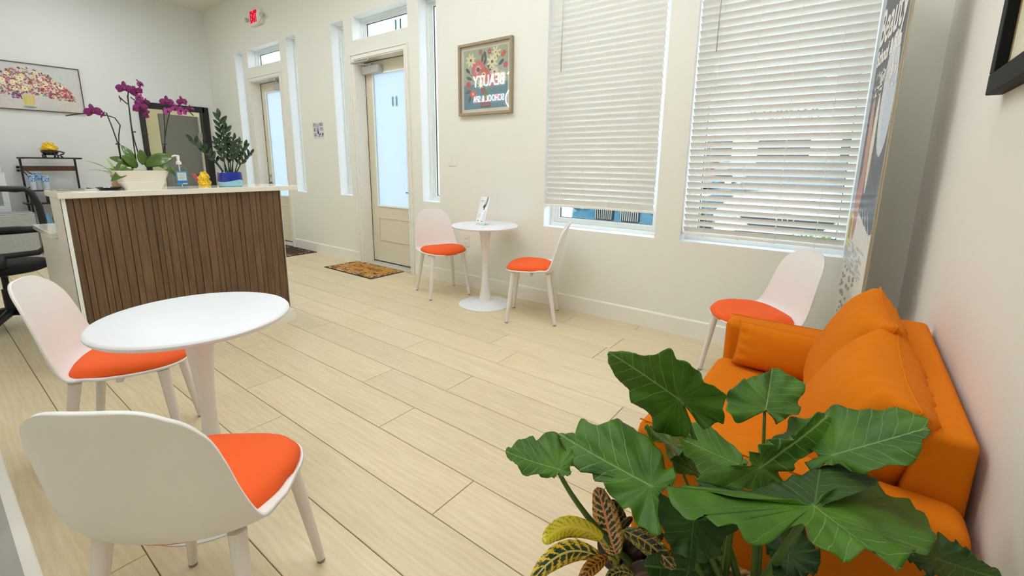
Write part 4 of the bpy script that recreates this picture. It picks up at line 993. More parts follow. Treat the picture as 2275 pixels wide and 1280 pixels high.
# ------------------------------------------------------------------ window blinds
def blind(x0, x1, ztop, zbot, tilt, label, wand_x, cords, hw=.0255):
    b = thing('window_blind', label, 'blind', ((x0+x1)/2, 3.535, ztop)); cx_ = (x0+x1)/2
    part('headrail', MB().box(x0-cx_, x1-cx_, -.03, .03, -.05, 0), M_blind, b, bevel=.003)
    wl = x1-x0; pitch = .0475; n = int((ztop-.06-zbot-.012)/pitch)
    prof = []
    for k in range(7):
        s = -1+2*k/6; prof.append((hw*s, .0048*(1-s*s)))
    V = []
    for xx in (-wl/2, wl/2):
        for (p, q) in prof: V.append((xx, p*math.cos(tilt)*-1+q*math.sin(tilt)*-1*0-q*math.sin(tilt), p*math.sin(tilt)+q*math.cos(tilt)))
        for (p, q) in prof[::-1]: q2 = q-.0028; V.append((xx, -p*math.cos(tilt)-q2*math.sin(tilt), p*math.sin(tilt)+q2*math.cos(tilt)))
    m_ = 14
    Fc = [tuple(range(m_)), tuple(range(2*m_-1, m_-1, -1))]+[(k, (k+1) % m_, m_+(k+1) % m_, m_+k) for k in range(m_)]
    mb = MB().add(V, Fc); me = mb.mesh('slat', M_blind, None); 
    z = -(ztop-zbot)+.030; k = 0
    while z < -.065:
        o = link('slat', me, b); o.location = (0, 0, z); o.rotation_euler = (random.uniform(-.008, .008), 0, 0); z += pitch; k += 1
    part('bottom_rail', MB().box(-wl/2-.004, wl/2+.004, -.026, .026, zbot-ztop-.012, zbot-ztop+.006), M_blind, b, bevel=.003)
    for i, x in enumerate(cords):
        for yy in (-.0285, .0285): part('ladder_cord', MB().tube([(x-cx_, yy*math.cos(tilt) if yy < 0 else yy*math.cos(tilt), -.04), (x-cx_, yy*math.cos(tilt), zbot-ztop)], .0011, 5), M_cord, b)
        part('lift_cord_knot', MB().lathe([(0, -.012), (.006, -.009), (.007, -.002), (.003, 0)], 10, (x-cx_, -.005, zbot-ztop-.010)), M_cord, b, True)
    part('wand', MB().tube([(wand_x-cx_+.004, -.038, -.03), (wand_x-cx_, -.040, 2.07-ztop)], .0042, 8), mat('wand_clear', (200, 196, 184), .3) if 'wand_clear' not in bpy.data.materials else bpy.data.materials['wand_clear'], b, True)
    return b
blind(-2.262, -1.262, 2.985, .940, math.radians(61), 'white slatted blind, fully tilted shut, in the left window', -2.13, (-2.105, -1.885, -1.655, -1.43), hw=.0268)
blind(-1.016, -.020, 2.985, .800, math.radians(48), 'white slatted blind tilted half open in the right window', -.89, (-.872, -.637, -.407, -.174))

# ------------------------------------------------------------------ banner by the corner
Bf, Bn = Vector((-.012, 3.44, 0)), Vector((.084, 2.66, 0)); bl = (Bn-Bf).length; bd = (Bn-Bf).normalized()
bn = thing('roll_up_banner', 'tall printed banner with white lettering seen edge on beside the right window', 'banner', tuple((Bf+Bn)/2), math.atan2(bd.y, bd.x))
A = Art(110, 300, (226, 222, 214)); rs = random.Random(9)
Yz = A.Y*2.3   # metres above floor
def R_(x0, x1, z0, z1, c, al=1): A.rect(x0, x1, z0/2.3, z1/2.3, c, al)
edge = .80+.22*(A.X-.3)*0
A.put((Yz > .96+.16*np.abs(A.X-.9)), (52, 54, 66))
for k in range(80): A.ell(rs.uniform(.15, 1), rs.uniform(.46, .80), rs.uniform(.03, .12), rs.uniform(.02, .07), rs.choice([(70, 72, 88), (40, 42, 54), (96, 98, 112), (60, 60, 76), (84, 80, 92)]), rs.random()*3, .7)
A.ell(.78, 1.62/2.3, .20, .34, (206, 212, 222), .1); A.ell(.84, 1.56/2.3, .13, .22, (190, 200, 216)); A.ell(.50, 1.40/2.3, .06, .30, (228, 216, 196)); A.ell(.34, 1.36/2.3, .08, .34, (190, 130, 112), .1); A.ell(.28, 1.06/2.3, .10, .22, (186, 120, 104))
for k in range(5): A.line(.35+.1*k, .46, .55+.1*k, .40, .006, (200, 204, 214))
A.rect(0, .16, .33, 1, (176, 186, 196)); A.rect(0, .13, .0, .33, (214, 212, 206))
R_(.02, .22, .82, 1.02, (222, 206, 120)); 
for k in range(24):
    z = .84+.0075*k; R_(.06, .18, z, z+.003, (168, 140, 50))
for k in range(60): R_(lambda_x := rs.uniform(.1, .75), lambda_x+rs.uniform(.05, .16), zz_ := rs.uniform(.70, .86), zz_+.012, (170, 172, 176), .7)
for k in range(90):
    x = rs.uniform(.05, .62); z = rs.uniform(.10, .70); A.line(x, z/2.3, x+.07, (z+.015)/2.3, .010, (128, 126, 118))
A.noise(5, 6)
M_banner = vcolmat('banner_print', .35)
A.sheet('printed_sheet', bl-.012, 2.3, M_banner, bn).location = (-.004, -.0012, 1.17)
part('backing_sheet', MB().box(-bl/2, bl/2, 0, .004, .02, 2.32), M_trim, bn)
part('edge_profile', MB().box(bl/2-.006, bl/2, -.003, .011, .02, 2.32), mat('edge_taupe', (176, 166, 142), .5), bn, bevel=.002)
part('support_pole', MB().tube([(.0, .02, .05), (.0, .012, 2.32)], .008, 10), M_chrome, bn, True)
part('base_cassette', MB().box(-bl/2, bl/2, -.03, .04, 0, .06), M_chrome, bn, bevel=.01)
M_bt = mat('banner_white_ink', (236, 232, 226), .5)
for s, x, z, size, xs_ in (('Beauty', .03, 2.02, .26, .9), ('School & Spa', .03, 1.87, .105, 1.05), ('美容学校', .06, 1.72, .13, 1.0)):
    me = text_mesh('banner_text', s, size, M_bt, .0004, 'CENTER', xs_, .004)
    place_text('banner_text', me, bn, face_y((x, -.0022, z)))

# ------------------------------------------------------------------ doormats
def doormat(name, label, cx_, cy_, w_, d_, text, seed):
    t = thing(name, label, 'doormat', (cx_, cy_, 0))
    part('rubber_base', MB().box(-w_/2, w_/2, -d_/2, d_/2, 0, .007), mat('mat_rubber', (28, 22, 20), .8) if 'mat_rubber' not in bpy.data.materials else bpy.data.materials['mat_rubber'], t, bevel=.002)
    A = Art(150, 96, (188, 134, 54) if text else (58, 36, 24)); rs = random.Random(seed); A.noise(12, seed)
    for k in range(330):
        side = rs.random(); x = rs.random()
        y = rs.random()**2*.34 if side < .5 else 1-rs.random()**2*.30
        if rs.random() < .2: y = rs.random(); x = rs.choice((rs.random()*.08, 1-rs.random()*.08))
        A.ell(x, y, rs.uniform(.010, .03), rs.uniform(.008, .02), rs.choice([(40, 30, 42), (30, 34, 46), (74, 22, 30), (200, 170, 150), (160, 130, 130), (60, 60, 40), (24, 24, 26), (110, 90, 100), (222, 190, 150)]), rs.random()*3, .9)
    A.noise(8, seed+1)
    o = A.sheet('coir_print', w_-.02, d_-.02, vcolmat(name+'_coir', .95), t); o.rotation_euler = (-PI/2, 0, 0); o.location = (0, 0, .0085)
    if text:
        me = text_mesh('mat_lettering', text, .15, mat('mat_ink', (92, 50, 18), .9), .0004); place_text('mat_lettering', me, t, Matrix.Translation((0, 0, .0092)))
    return t
doormat('doormat', 'brown coir doormat with dark floral border in front of the nearer door', -4.735, 3.315, .96, .61, 'Oh Hello', 4)
doormat('doormat', 'dark brown doormat in front of the far door, mostly behind the desk', -6.65, 3.26, .94, .56, '', 8)

# ------------------------------------------------------------------ brochure stand on the far table
br = thing('brochure_stand', 'clear acrylic stand with a white and grey brochure on the far table', 'sign', (-2.70, 3.10, .751), math.radians(2))
Mt = Matrix.Rotation(math.radians(-20), 4, 'X')
part('acrylic_holder', MB().box(-.055, .055, -.002, .001, 0, .27, Mt).box(-.055, .055, -.003, .08, 0, .003), glassmat('acrylic', (.95, .97, .97)), br)
A = Art(44, 100, (232, 234, 232)); A.ell(.70, .80, .13, .50, (120, 132, 138), -.2); A.ell(.66, .86, .06, .3, (196, 206, 214), -.2); A.ell(.58, .64, .12, .16, (70, 72, 76), -.4); A.ell(.62, .56, .10, .1, (150, 140, 142))
A.line(.30, .20, .80, .58, .05, (250, 250, 252)); A.ell(.80, .30, .2, .5, (222, 216, 228)); A.rect(.1, .42, .84, .86, (140, 140, 130)); A.rect(.14, .40, .80, .815, (150, 150, 140))
for k in range(5): A.rect(.08, .40, .36-.035*k, .375-.035*k, (176, 178, 172))
A.ell(.20, .13, .06, .05, (60, 64, 64)); A.ell(.62, .11, .07, .05, (70, 110, 96)); A.rect(.1, .9, .0, .06, (200, 216, 214)); A.noise(4, 3)
o = A.sheet('brochure', .104, .262, M_print, br); o.matrix_local = Mt @ Matrix.Translation((0, -.0035, .135))

# ------------------------------------------------------------------ rack by the left wall
XRK = -9.0
rk = thing('metal_rack', 'tall black metal rack with rustic wood boards against the left wall', 'rack', (XRK, 1.27, 0))
M_rust = mat('rustic_wood', (86, 48, 26), .5, noise=.5, nscale=8, stretch=(1, 1, 6))
def K(p): return (p[0], p[1], p[2])
for y in (-.295, .255):
    part('post', MB().box(-.16, -.135, y, y+.022, 0, 1.31), M_black, rk)
    part('post', MB().box(.135, .16, y, y+.022, 0, .885), M_black, rk)
    part('top_end_bar', MB().box(-.16, .16, y, y+.022, 1.295, 1.312), M_black, rk)
part('top_bar', MB().box(.12, .14, -.31, .30, 1.298, 1.318), M_black, rk)
part('top_bar', MB().box(-.16, -.14, -.31, .30, 1.298, 1.318), M_black, rk)
part('top_shelf', MB().box(-.15, .13, -.29, .27, 1.298, 1.304), glassmat('rack_glass'), rk)
part('back_board', MB().box(-.15, -.135, -.275, .26, 1.13, 1.20), M_rust, rk, bevel=.002)
for z, x1 in ((.875, .20), (.70, .20), (.35, .20)):
    s_ = part('shelf', MB().box(-.15, x1-.02, -.30, .30, z-.01, z), mat('rack_shelf', (170, 172, 172), .5) if 'rack_shelf' not in bpy.data.materials else bpy.data.materials['rack_shelf'], rk)
    part('shelf_rail', MB().box(x1-.02, x1, -.34, .36, z-.010, z+.010), M_black, rk)
    for y in (-.34, .34): part('shelf_rail', MB().box(-.15, x1, y, y+.018, z-.008, z+.008), M_black, rk)
def cup_stack(y, x, h, label):
    t = thing('paper_cup_stack', label, 'cups', (x, y, .875))
    n = 7
    for k in range(n):
        z0 = h-.11-(n-1-k)*.016
        if z0 < -.001: continue
    mb = MB().lathe([(0, 0), (.030, 0), (.036, h*.52), (.036, h*.55), (.038, h*.56)], 28); part('cup_body', mb, mat('cup_clear', (206, 214, 222), .25) if 'cup_clear' not in bpy.data.materials else bpy.data.materials['cup_clear'], t, 'auto')
    m_ = bpy.data.materials.get('cup_blue')
    if m_ is None:
        m_ = mat('cup_blue', (40, 120, 190), .5, noise=0); tt = m_.node_tree; b = tt.nodes['Principled BSDF']
        tcn = P(tt, 'ShaderNodeTexCoord'); vo = P(tt, 'ShaderNodeTexNoise'); vo.inputs['Scale'].default_value = 90; tt.links.new(tcn.outputs['Object'], vo.inputs['Vector'])
        rp = P(tt, 'ShaderNodeValToRGB'); rp.color_ramp.elements[0].position = .46; rp.color_ramp.elements[0].color = (*s2l((20, 96, 170)), 1); rp.color_ramp.elements[1].position = .54; rp.color_ramp.elements[1].color = (*s2l((190, 220, 240)), 1)
        tt.links.new(vo.outputs['Fac'], rp.inputs[0]); tt.links.new(rp.outputs[0], b.inputs['Base Color'])
    part('cup_sleeve', MB().lathe([(.0365, h*.55), (.034, h*.98), (.032, h), (.031, h), (.030, h*.97), (0, h*.95)], 28), m_, t, 'auto')
    part('cup_rim', MB().lathe([(.033, h-.004), (.035, h), (.033, h+.004), (.031, h)], 28), M_white, t, True)
cup_stack(1.045, -8.97, .205, 'left stack of blue and white paper cups on the rack')
cup_stack(1.115, -9.05, .235, 'middle, tallest stack of blue and white paper cups on the rack')
cup_stack(1.175, -8.96, .19, 'right, shortest stack of blue and white paper cups on the rack')
fg = thing('gold_ornament', 'gold ornament heaped on a carved black stand on top of the rack', 'ornament', (-8.99, 1.27, 1.318))
M_carved = mat('carved_black_wood', (22, 12, 20), .3, coat=.4)
lumpy('stand', [(0, .035), (.05, .03), (.085, .06), (.09, .085), (.065, .095), (0, .095)], 5, fg, M_carved, .006)
for a in (.4, 2.0, 3.6, 5.2): part('stand_foot', MB().tube([(.05*math.cos(a), .05*math.sin(a), .045), (.085*math.cos(a), .095*math.sin(a), .03), (.07*math.cos(a), .085*math.sin(a), 0)], [.014, .011, .013], 8), M_carved, fg, True)
part('side_handle', MB().tube([(0, .07, .085), (0, .11, .08), (0, .145, .065), (0, .13, .045), (0, .10, .035), (0, .12, 0)], [.012, .010, .012, .011, .010, .013], 8), M_carved, fg, True)
lumpy('gold_heap', [(0, .092), (.075, .095), (.085, .115), (.070, .14), (.055, .165), (.045, .19), (.02, .2), (0, .202)], 12, fg, M_gold, .013)
# black appliance and blue bottle on lower rack shelf
tag(part('black_box', MB().box(-9.10, -8.86, 1.16, 1.42, .70, .82), M_blackp, None, bevel=.012), 'black appliance on the lower shelf of the metal rack', 'appliance')
for k in range(2):
  bw = thing('water_bottle', ('left', 'right')[k]+' one of two blue tinted bottles low on the metal rack', 'bottle', (-8.95, 1.12+.08*k, .35))
  part('bottle_body', MB().lathe([(0, 0), (.032, 0), (.034, .01), (.034, .13), (.028, .16), (.013, .19), (.013, .21), (0, .21)], 20), mat('bottle_blue', (120, 180, 220), .2) if 'bottle_blue' not in bpy.data.materials else bpy.data.materials['bottle_blue'], bw, 'auto')
# water dispenser
wd_ = thing('water_dispenser', 'tall white water dispenser at the left edge beside the rack', 'dispenser', (-8.98, .62, 0))
part('body', MB().box(-.18, .18, -.18, .17, 0, 1.12), mat('dispenser_white', (224, 226, 230), .3), wd_, bevel=.015)
part('upper_body', MB().box(-.16, .16, -.17, .15, 1.12, 1.62), mat('dispenser_upper', (236, 238, 244), .3), wd_, bevel=.03)
part('tap_recess', MB().box(.178, .186, -.13, .11, .70, 1.02), mat('recess_grey', (150, 154, 156), .5), wd_, bevel=.004)
part('seam', MB().box(.178, .183, -.17, .16, 1.105, 1.112), M_closer, wd_)
cb2 = thing('small_cabinet', 'light grey low cabinet seen through the mesh of the office chair', 'cabinet', (-8.56, .80, 0))
part('body', MB().box(-.2, .2, -.30, .14, 0, .62), mat('grey_cabinet', (176, 178, 176), .5), cb2, bevel=.008)
part('door', MB().box(.2, .212, -.29, .13, .02, .60), mat('grey_cabinet_door', (188, 190, 188), .45), cb2, bevel=.004)
# cords
def cord(par, pts, r=.006):
    P3 = [Vector(p)-par.location for p in pts]; q = []
    for i in range(len(P3)-1):
        p0, p1, p2, p3 = P3[max(i-1, 0)], P3[i], P3[i+1], P3[min(i+2, len(P3)-1)]
        for k in range(6):
            f = k/6; q.append(.5*((2*p1)+(p2-p0)*f+(2*p0-5*p1+4*p2-p3)*f*f+(3*p1-p0-3*p2+p3)*f**3))
    q.append(P3[-1]); part('power_cord', MB().tube(q, r, 8), M_blackp, par, True)
cord(wd_, [(-9.235, .965, 1.14), (-9.18, 1.01, 1.11), (-9.16, 1.06, .98), (-9.15, 1.0, .88), (-9.17, .90, .85), (-9.17, .82, .86)])
cord(rk, [(-9.235, .965, 1.19), (-9.18, 1.0, 1.17), (-9.14, 1.04, 1.12), (-9.10, 1.08, 1.08), (-9.13, 1.15, 1.05)])

# ------------------------------------------------------------------ office chair
oc = thing('office_chair', 'black mesh back office chair behind the reception desk', 'chair', (-4.95, .335, 0), math.radians(176)); oc.scale = (1.1, 1.1, 1.05)
M_mesh = bpy.data.materials.new('chair_mesh'); M_mesh.use_nodes = True; t = M_mesh.node_tree; t.nodes.clear()
tr = P(t, 'ShaderNodeBsdfTransparent'); df = P(t, 'ShaderNodeBsdfDiffuse'); df.inputs[0].default_value = (.012, .013, .015, 1)
tcn = P(t, 'ShaderNodeTexCoord'); mx = P(t, 'ShaderNodeMixShader'); o_ = P(t, 'ShaderNodeOutputMaterial')
ck = P(t, 'ShaderNodeTexBrick'); ck.inputs['Scale'].default_value = 420; ck.inputs['Mortar Size'].default_value = .022; ck.inputs['Color1'].default_value = (0, 0, 0, 1); ck.inputs['Color2'].default_value = (0, 0, 0, 1); ck.inputs['Mortar'].default_value = (1, 1, 1, 1)
mp = P(t, 'ShaderNodeMapping'); mp.inputs['Rotation'].default_value = (PI/2, 0, PI/2); t.links.new(tcn.outputs['Object'], mp.inputs[0]); t.links.new(mp.outputs[0], ck.inputs['Vector'])
mth = P(t, 'ShaderNodeMath', operation='MULTIPLY'); mth.inputs[1].default_value = .75; t.links.new(ck.outputs['Color'], mth.inputs[0])
t.links.new(mth.outputs[0], mx.inputs[0]); t.links.new(tr.outputs[0], mx.inputs[1]); t.links.new(df.outputs[0], mx.inputs[2]); t.links.new(mx.outputs[0], o_.inputs[0])
# backrest in local yz plane; chair faces +x toward... the desk (front = +x)
def bfr(y, z): return (-.02-.25*(z-.55)**2*0-.06*(z-.55), y, z)
loop = [(-.22, .60), (-.235, .70), (-.225, .90), (-.20, 1.0), (-.17, 1.03), (0, 1.035), (.17, 1.03), (.20, 1.0), (.225, .90), (.235, .70), (.22, .60), (.18, .57), (0, .565), (-.18, .57), (-.22, .60)]
for a, b in zip(loop, loop[1:]): pass
part('back_frame', MB().tube([bfr(*p) for p in loop], .020, 10), M_blackp, oc, True)
part('back_mesh', MB().add([bfr(y, z) for y, z in loop[:-1]], [tuple(range(len(loop)-1))]), M_mesh, oc)
part('lumbar_bar', MB().tube([bfr(-.23, .74), (-.0, -.1, .74), (-.0, .1, .74), bfr(.23, .74)], [.022, .028, .028, .022], 10), M_blackp, oc, True)
part('back_bracket', MB().tube([(-.03, 0, .58), (-.04, 0, .50), (.05, 0, .43)], [.03, .028, .03], 10), M_blackp, oc, True)
part('seat', MB().lathe([(0, .425), (.20, .425), (.235, .44), (.24, .465), (.22, .49), (.15, .50), (0, .50)], 40, (.18, 0, 0)), mat('black_fabric', (14, 14, 16), .9), oc, True)
for sy in (-1, 1):
    part('armrest', MB().tube([(.10, sy*.25, .43), (.10, sy*.285, .50), (.10, sy*.285, .63)], .018, 10).box(.0, .24, sy*.285-.035, sy*.285+.035, .63, .655), M_blackp, oc, 'auto')
part('gas_column', MB().lathe([(0, .10), (.028, .10), (.028, .30), (.018, .30), (.018, .43), (0, .43)], 20, (.15, 0, 0)), M_blackp, oc, 'auto')
for k in range(5):
    a = 2*PI*k/5+.25; c, s = math.cos(a), math.sin(a)
    lg = part('base_leg', MB().tube([(.15, 0, .13), (.15+.17*c, .17*s, .105), (.15+.30*c, .30*s, .075)], [.030, .022, .016], 8), M_blackp, oc, True)
    mb = MB()
    for sd in (-.014, .014): mb.tube([(.15+.31*c-s*(sd-.008), .31*s+c*(sd-.008), .028), (.15+.31*c-s*(sd+.008), .31*s+c*(sd+.008), .028)], .028, 14)
    part('caster', mb, M_blackp, lg, 'auto')

# ------------------------------------------------------------------ foreground plants
PB = Vector((-.085, .92, 0))
bk_ = thing('woven_basket', 'woven plant basket standing in front of the sofa, its rim just showing', 'basket', tuple(PB))
M_wick = mat('wicker', (168, 132, 84), .7, noise=.3, nscale=60)
part('wall', MB().lathe([(0, 0), (.125, 0), (.14, .02), (.155, .18), (.160, .335), (.152, .335), (.147, .18), (.130, .03), (0, .03)], 48), M_wick, bk_, 'auto')
for ring in range(2):
    pts = []
    for k in range(97):
        a = 2*PI*k/96; pts.append(((.157+.006*math.cos(24*a+ring*PI))*math.cos(a), (.157+.006*math.cos(24*a+ring*PI))*math.sin(a), .338+.006*math.sin(24*a+ring*PI)))
    part('rim_braid', MB().tube(pts, .006, 6, cap=False), M_wick, bk_, True)
ap = thing('elephant_ear_plant', 'large leafed green elephant ear plant in the basket, in front of the sofa', 'plant', (PB.x, PB.y, .30))
part('soil', MB().lathe([(0, .012), (.08, .010), (.140, 0), (0, -.02)], 32), M_soil, ap)
AO = Vector((PB.x, PB.y, .30))
def leafmat(name, c1, c2, vein, N=9.0, k=.55, rough=.5, vw=.05, sub=.5):
    m = bpy.data.materials.new(name); m.use_nodes = True; t = m.node_tree; b = t.nodes['Principled BSDF']
    uv = P(t, 'ShaderNodeUVMap'); uv.uv_map = 'leafuv'; sp_ = P(t, 'ShaderNodeSeparateXYZ'); t.links.new(uv.outputs[0], sp_.inputs[0])
    def M_(op, a, b_=None, c_=None, clamp=False):
        n = P(t, 'ShaderNodeMath', operation=op); n.use_clamp = clamp
        for i, x in enumerate((a, b_, c_)):
            if x is None: continue
            if isinstance(x, (int, float)): n.inputs[i].default_value = x
            else: t.links.new(x, n.inputs[i])
        return n.outputs[0]
    U, V = sp_.outputs['X'], sp_.outputs['Y']
    nz = P(t, 'ShaderNodeTexNoise'); nz.inputs['Scale'].default_value = 6; t.links.new(uv.outputs[0], nz.inputs['Vector'])
    Un = M_('ADD', U, M_('MULTIPLY', M_('SUBTRACT', nz.outputs['Fac'], .5), .05))
    aV = M_('ABSOLUTE', V)
    # curved secondary veins leaving the midrib towards the tip
    ph = M_('SUBTRACT', Un, M_('MULTIPLY', M_('POWER', aV, .80), k))
    front = M_('GREATER_THAN', ph, 0.0)
    fr = M_('FRACT', M_('MULTIPLY', ph, N)); dfr = M_('MINIMUM', fr, M_('SUBTRACT', 1.0, fr))
    line1 = M_('SUBTRACT', 1.0, M_('DIVIDE', dfr, vw*1.35), clamp=True)
    ang = M_('ARCTAN2', aV, Un); an = M_('MULTIPLY', ang, 2.9)
    f2 = M_('FRACT', M_('ADD', an, .25)); d2_ = M_('MINIMUM', f2, M_('SUBTRACT', 1.0, f2))
    rad = M_('SQRT', M_('ADD', M_('MULTIPLY', Un, Un), M_('MULTIPLY', aV, aV)))
    line2 = M_('SUBTRACT', 1.0, M_('DIVIDE', M_('MULTIPLY', d2_, rad), .011), clamp=True)
    ln = M_('ADD', M_('MULTIPLY', line1, front), M_('MULTIPLY', line2, M_('SUBTRACT', 1.0, front)))
    mid = M_('MULTIPLY', M_('SUBTRACT', 1.0, M_('DIVIDE', aV, .016), clamp=True), M_('GREATER_THAN', Un, -.02))
    mask = M_('MAXIMUM', M_('MULTIPLY', ln, .60), mid, clamp=True)
    # colour
    tcn = P(t, 'ShaderNodeTexCoord'); n2 = P(t, 'ShaderNodeTexNoise'); n2.inputs['Scale'].default_value = 14; n2.inputs['Detail'].default_value = 4; t.links.new(tcn.outputs['Object'], n2.inputs['Vector'])
    rp = P(t, 'ShaderNodeValToRGB'); rp.color_ramp.elements[0].position = .3; rp.color_ramp.elements[0].color = (*s2l(c1), 1); rp.color_ramp.elements[1].position = .75; rp.color_ramp.elements[1].color = (*s2l(c2), 1)
    t.links.new(n2.outputs['Fac'], rp.inputs[0])
    mx = P(t, 'ShaderNodeMix'); mx.data_type = 'RGBA'; t.links.new(mask, mx.inputs[0]); t.links.new(rp.outputs[0], mx.inputs[6]); mx.inputs[7].default_value = (*s2l(vein), 1)
    t.links.new(mx.outputs[2], b.inputs['Base Color']); b.inputs['Roughness'].default_value = rough; b.inputs['Specular IOR Level'].default_value = .4
    bp = P(t, 'ShaderNodeBump'); bp.inputs['Strength'].default_value = .5; bp.inputs['Distance'].default_value = .003; t.links.new(M_('SUBTRACT', 1.0, mask), bp.inputs['Height']); t.links.new(bp.outputs[0], b.inputs['Normal'])
    # thin leaf lets some light through
    tl = P(t, 'ShaderNodeBsdfTranslucent'); t.links.new(mx.outputs[2], tl.inputs[0]); ms = P(t, 'ShaderNodeMixShader'); ms.inputs[0].default_value = .18
    t.links.new(b.outputs[0], ms.inputs[1]); t.links.new(tl.outputs[0], ms.inputs[2]); t.links.new(ms.outputs[0], t.nodes['Material Output'].inputs[0])
    return m
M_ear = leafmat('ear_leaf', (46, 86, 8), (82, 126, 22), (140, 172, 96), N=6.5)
M_ear2 = leafmat('ear_leaf_deep', (32, 62, 16), (52, 88, 24), (96, 132, 66), N=6.5)  # darker copy of the ear leaf; paints shade on the folded half
def closed_spline(pts, n):
    m_ = len(pts); P_ = [Vector(p) for p in pts]; out_ = []
    lens = [(P_[(i+1) % m_]-P_[i]).length for i in range(m_)]; tot = sum(lens)
    for i in range(m_):
        k = max(1, round(n*lens[i]/tot)); p0, p1, p2, p3 = P_[i-1], P_[i], P_[(i+1) % m_], P_[(i+2) % m_]
        for q in range(k):
            f = q/k; out_.append(.5*((2*p1)+(p2-p0)*f+(2*p0-5*p1+4*p2-p3)*f*f+(3*p1-p0-3*p2+p3)*f**3))
    return out_
def ear_leaf(outline, S, T, dS, dT, third, m, seed=0, cup=.0, ripple=.006, conv=lambda p: (1100+p[0]/1.936, 700+p[1]/1.936), petiole=True, bend=.35, bow=0.0, pr_=.0055):
    rs = random.Random(seed)
    S2, T2 = conv(S), conv(T); S3, T3 = at_d(*S2, dS), at_d(*T2, dT); q = conv(third[:2]); Q3 = at_d(*q, third[2])
    nrm = (T3-S3).cross(Q3-S3).normalized()
    if nrm.dot(Vector((0, 0, H))-S3) < 0: nrm = -nrm
    def onplane(u, v):
        r = ray(u, v); t_ = nrm.dot(S3-Vector((0, 0, H)))/nrm.dot(r); return Vector((0, 0, H))+r*t_
    OL = closed_spline([Vector(conv(p)) for p in outline], 110); O3 = [onplane(p.x, p.y) for p in OL]
    ax = (T3-S3); Ln = ax.length; ax.normalize(); sd = nrm.cross(ax)
    NR = 18; n = len(O3); V = [S3-AO]; UV = [(0, 0)]
    ph = rs.uniform(0, 6)
    for r in range(1, NR+1):
        f = (r/NR)**.85
        for k, p in enumerate(O3):
            c = S3+(p-S3)*f; d = c-S3; u, v = d.dot(ax)/Ln, d.dot(sd)/Ln
            th = math.atan2(v, u)
            vein = (u-.55*abs(v)**.8)*9
            h = -cup*(abs(v))**1.3*Ln*.6 + (ripple*f**2.5*math.sin(9*th+ph)+ripple*.7*f**3*math.sin(17*th+ph*2)) + .0022*f*(abs(math.sin(PI*vein)) if vein > 0 else .4) - bow*u*abs(u)*Ln
            h += .0035*min(1, abs(v)*8)*f
            V.append(c+nrm*h-AO); UV.append((u, v))
    Fc = [(0, 1+k, 1+(k+1) % n) for k in range(n)]+[(1+(r-1)*n+k, 1+r*n+k, 1+r*n+(k+1) % n, 1+(r-1)*n+(k+1) % n) for r in range(1, NR) for k in range(n)]
    me = bpy.data.meshes.new('leaf'); me.from_pydata([tuple(p) for p in V], [], Fc); me.materials.append(m)
    ul = me.uv_layers.new(name='leafuv')
    for lp_ in me.loops: ul.data[lp_.index].uv = UV[lp_.vertex_index]
    me.polygons.foreach_set('use_smooth', [True]*len(me.polygons)); me.update()
    o = link('leaf', me, ap); solid(o, .0009, 0)
    if petiole:
        B = Vector((rs.uniform(-.05, .05), rs.uniform(-.05, .05), .01)); s0 = S3-AO-nrm*.004
        ctl = Vector((B.x+(s0.x-B.x)*bend*1.6, B.y+(s0.y-B.y)*bend*1.6, B.z+(s0.z-B.z)*.62))
        pts = [(1-t_)**2*s0+2*t_*(1-t_)*ctl+t_*t_*B for t_ in [i/14 for i in range(15)]]
        part('petiole', MB().tube(pts, [pr_*(.75+.9*i/14) for i in range(15)], 9), M_stem, ap, True)
    return o
# (outline, petiole point, tip, depth at petiole, depth at tip, third point with depth)
ear_leaf([(497, 150), (520, 152), (545, 153), (600, 168), (650, 170), (690, 165), (720, 153), (740, 147), (765, 155), (785, 185), (815, 192), (845, 203), (862, 235), (905, 280), (945, 300), (985, 328), (993, 345), (985, 375), (985, 395), (995, 410), (990, 440), (985, 465), (955, 465), (925, 478), (890, 474), (865, 430), (835, 396), (815, 384), (822, 415), (842, 475), (832, 512), (790, 522), (740, 517), (700, 490), (680, 470), (660, 420), (625, 398), (597, 365), (575, 325), (545, 300), (520, 260), (502, 225), (490, 205), (495, 175)],
         (792, 362), (497, 150), .93, 1.02, (960, 440, .88), M_ear, 1, cup=.05)
ear_leaf([(1195, 222), (1225, 228), (1250, 258), (1290, 275), (1320, 305), (1325, 340), (1308, 360), (1312, 400), (1298, 435), (1260, 438), (1225, 464), (1195, 458), (1168, 422), (1130, 425), (1100, 440), (1045, 462), (1005, 440), (993, 410), (1000, 370), (995, 340), (1040, 300), (1080, 275), (1120, 265), (1150, 262), (1178, 245)],
         (1163, 405), (1195, 225), .97, 1.06, (1310, 400, .98), M_ear, 2, cup=.08, pr_=.004)
ear_leaf([(270, 525), (300, 532), (340, 520), (350, 480), (370, 444), (400, 462), (430, 478), (470, 465), (510, 458), (540, 436), (590, 450), (620, 490), (660, 530), (700, 575), (720, 610), (745, 650), (775, 690), (770, 720), (745, 745), (715, 760), (700, 790), (695, 850), (700, 900), (712, 948), (650, 915), (590, 870), (560, 830), (520, 790), (470, 755), (440, 720), (420, 680), (410, 655), (395, 665), (370, 668), (330, 640), (340, 610), (310, 590), (285, 560)],
         (668, 735), (272, 527), .83, .92, (690, 900, .76), M_ear, 3, cup=.14, ripple=.008)
ear_leaf([(40, 600), (60, 575), (95, 545), (150, 535), (200, 520), (235, 503), (265, 515), (300, 540), (310, 580), (335, 600), (345, 640), (330, 652), (296, 652), (322, 668), (322, 690), (290, 698), (240, 700), (190, 708), (150, 695), (110, 672), (80, 640), (55, 625)],
         (275, 665), (40, 602), .84, .84, (250, 520, .92), M_ear, 4, cup=.10, bend=.5)
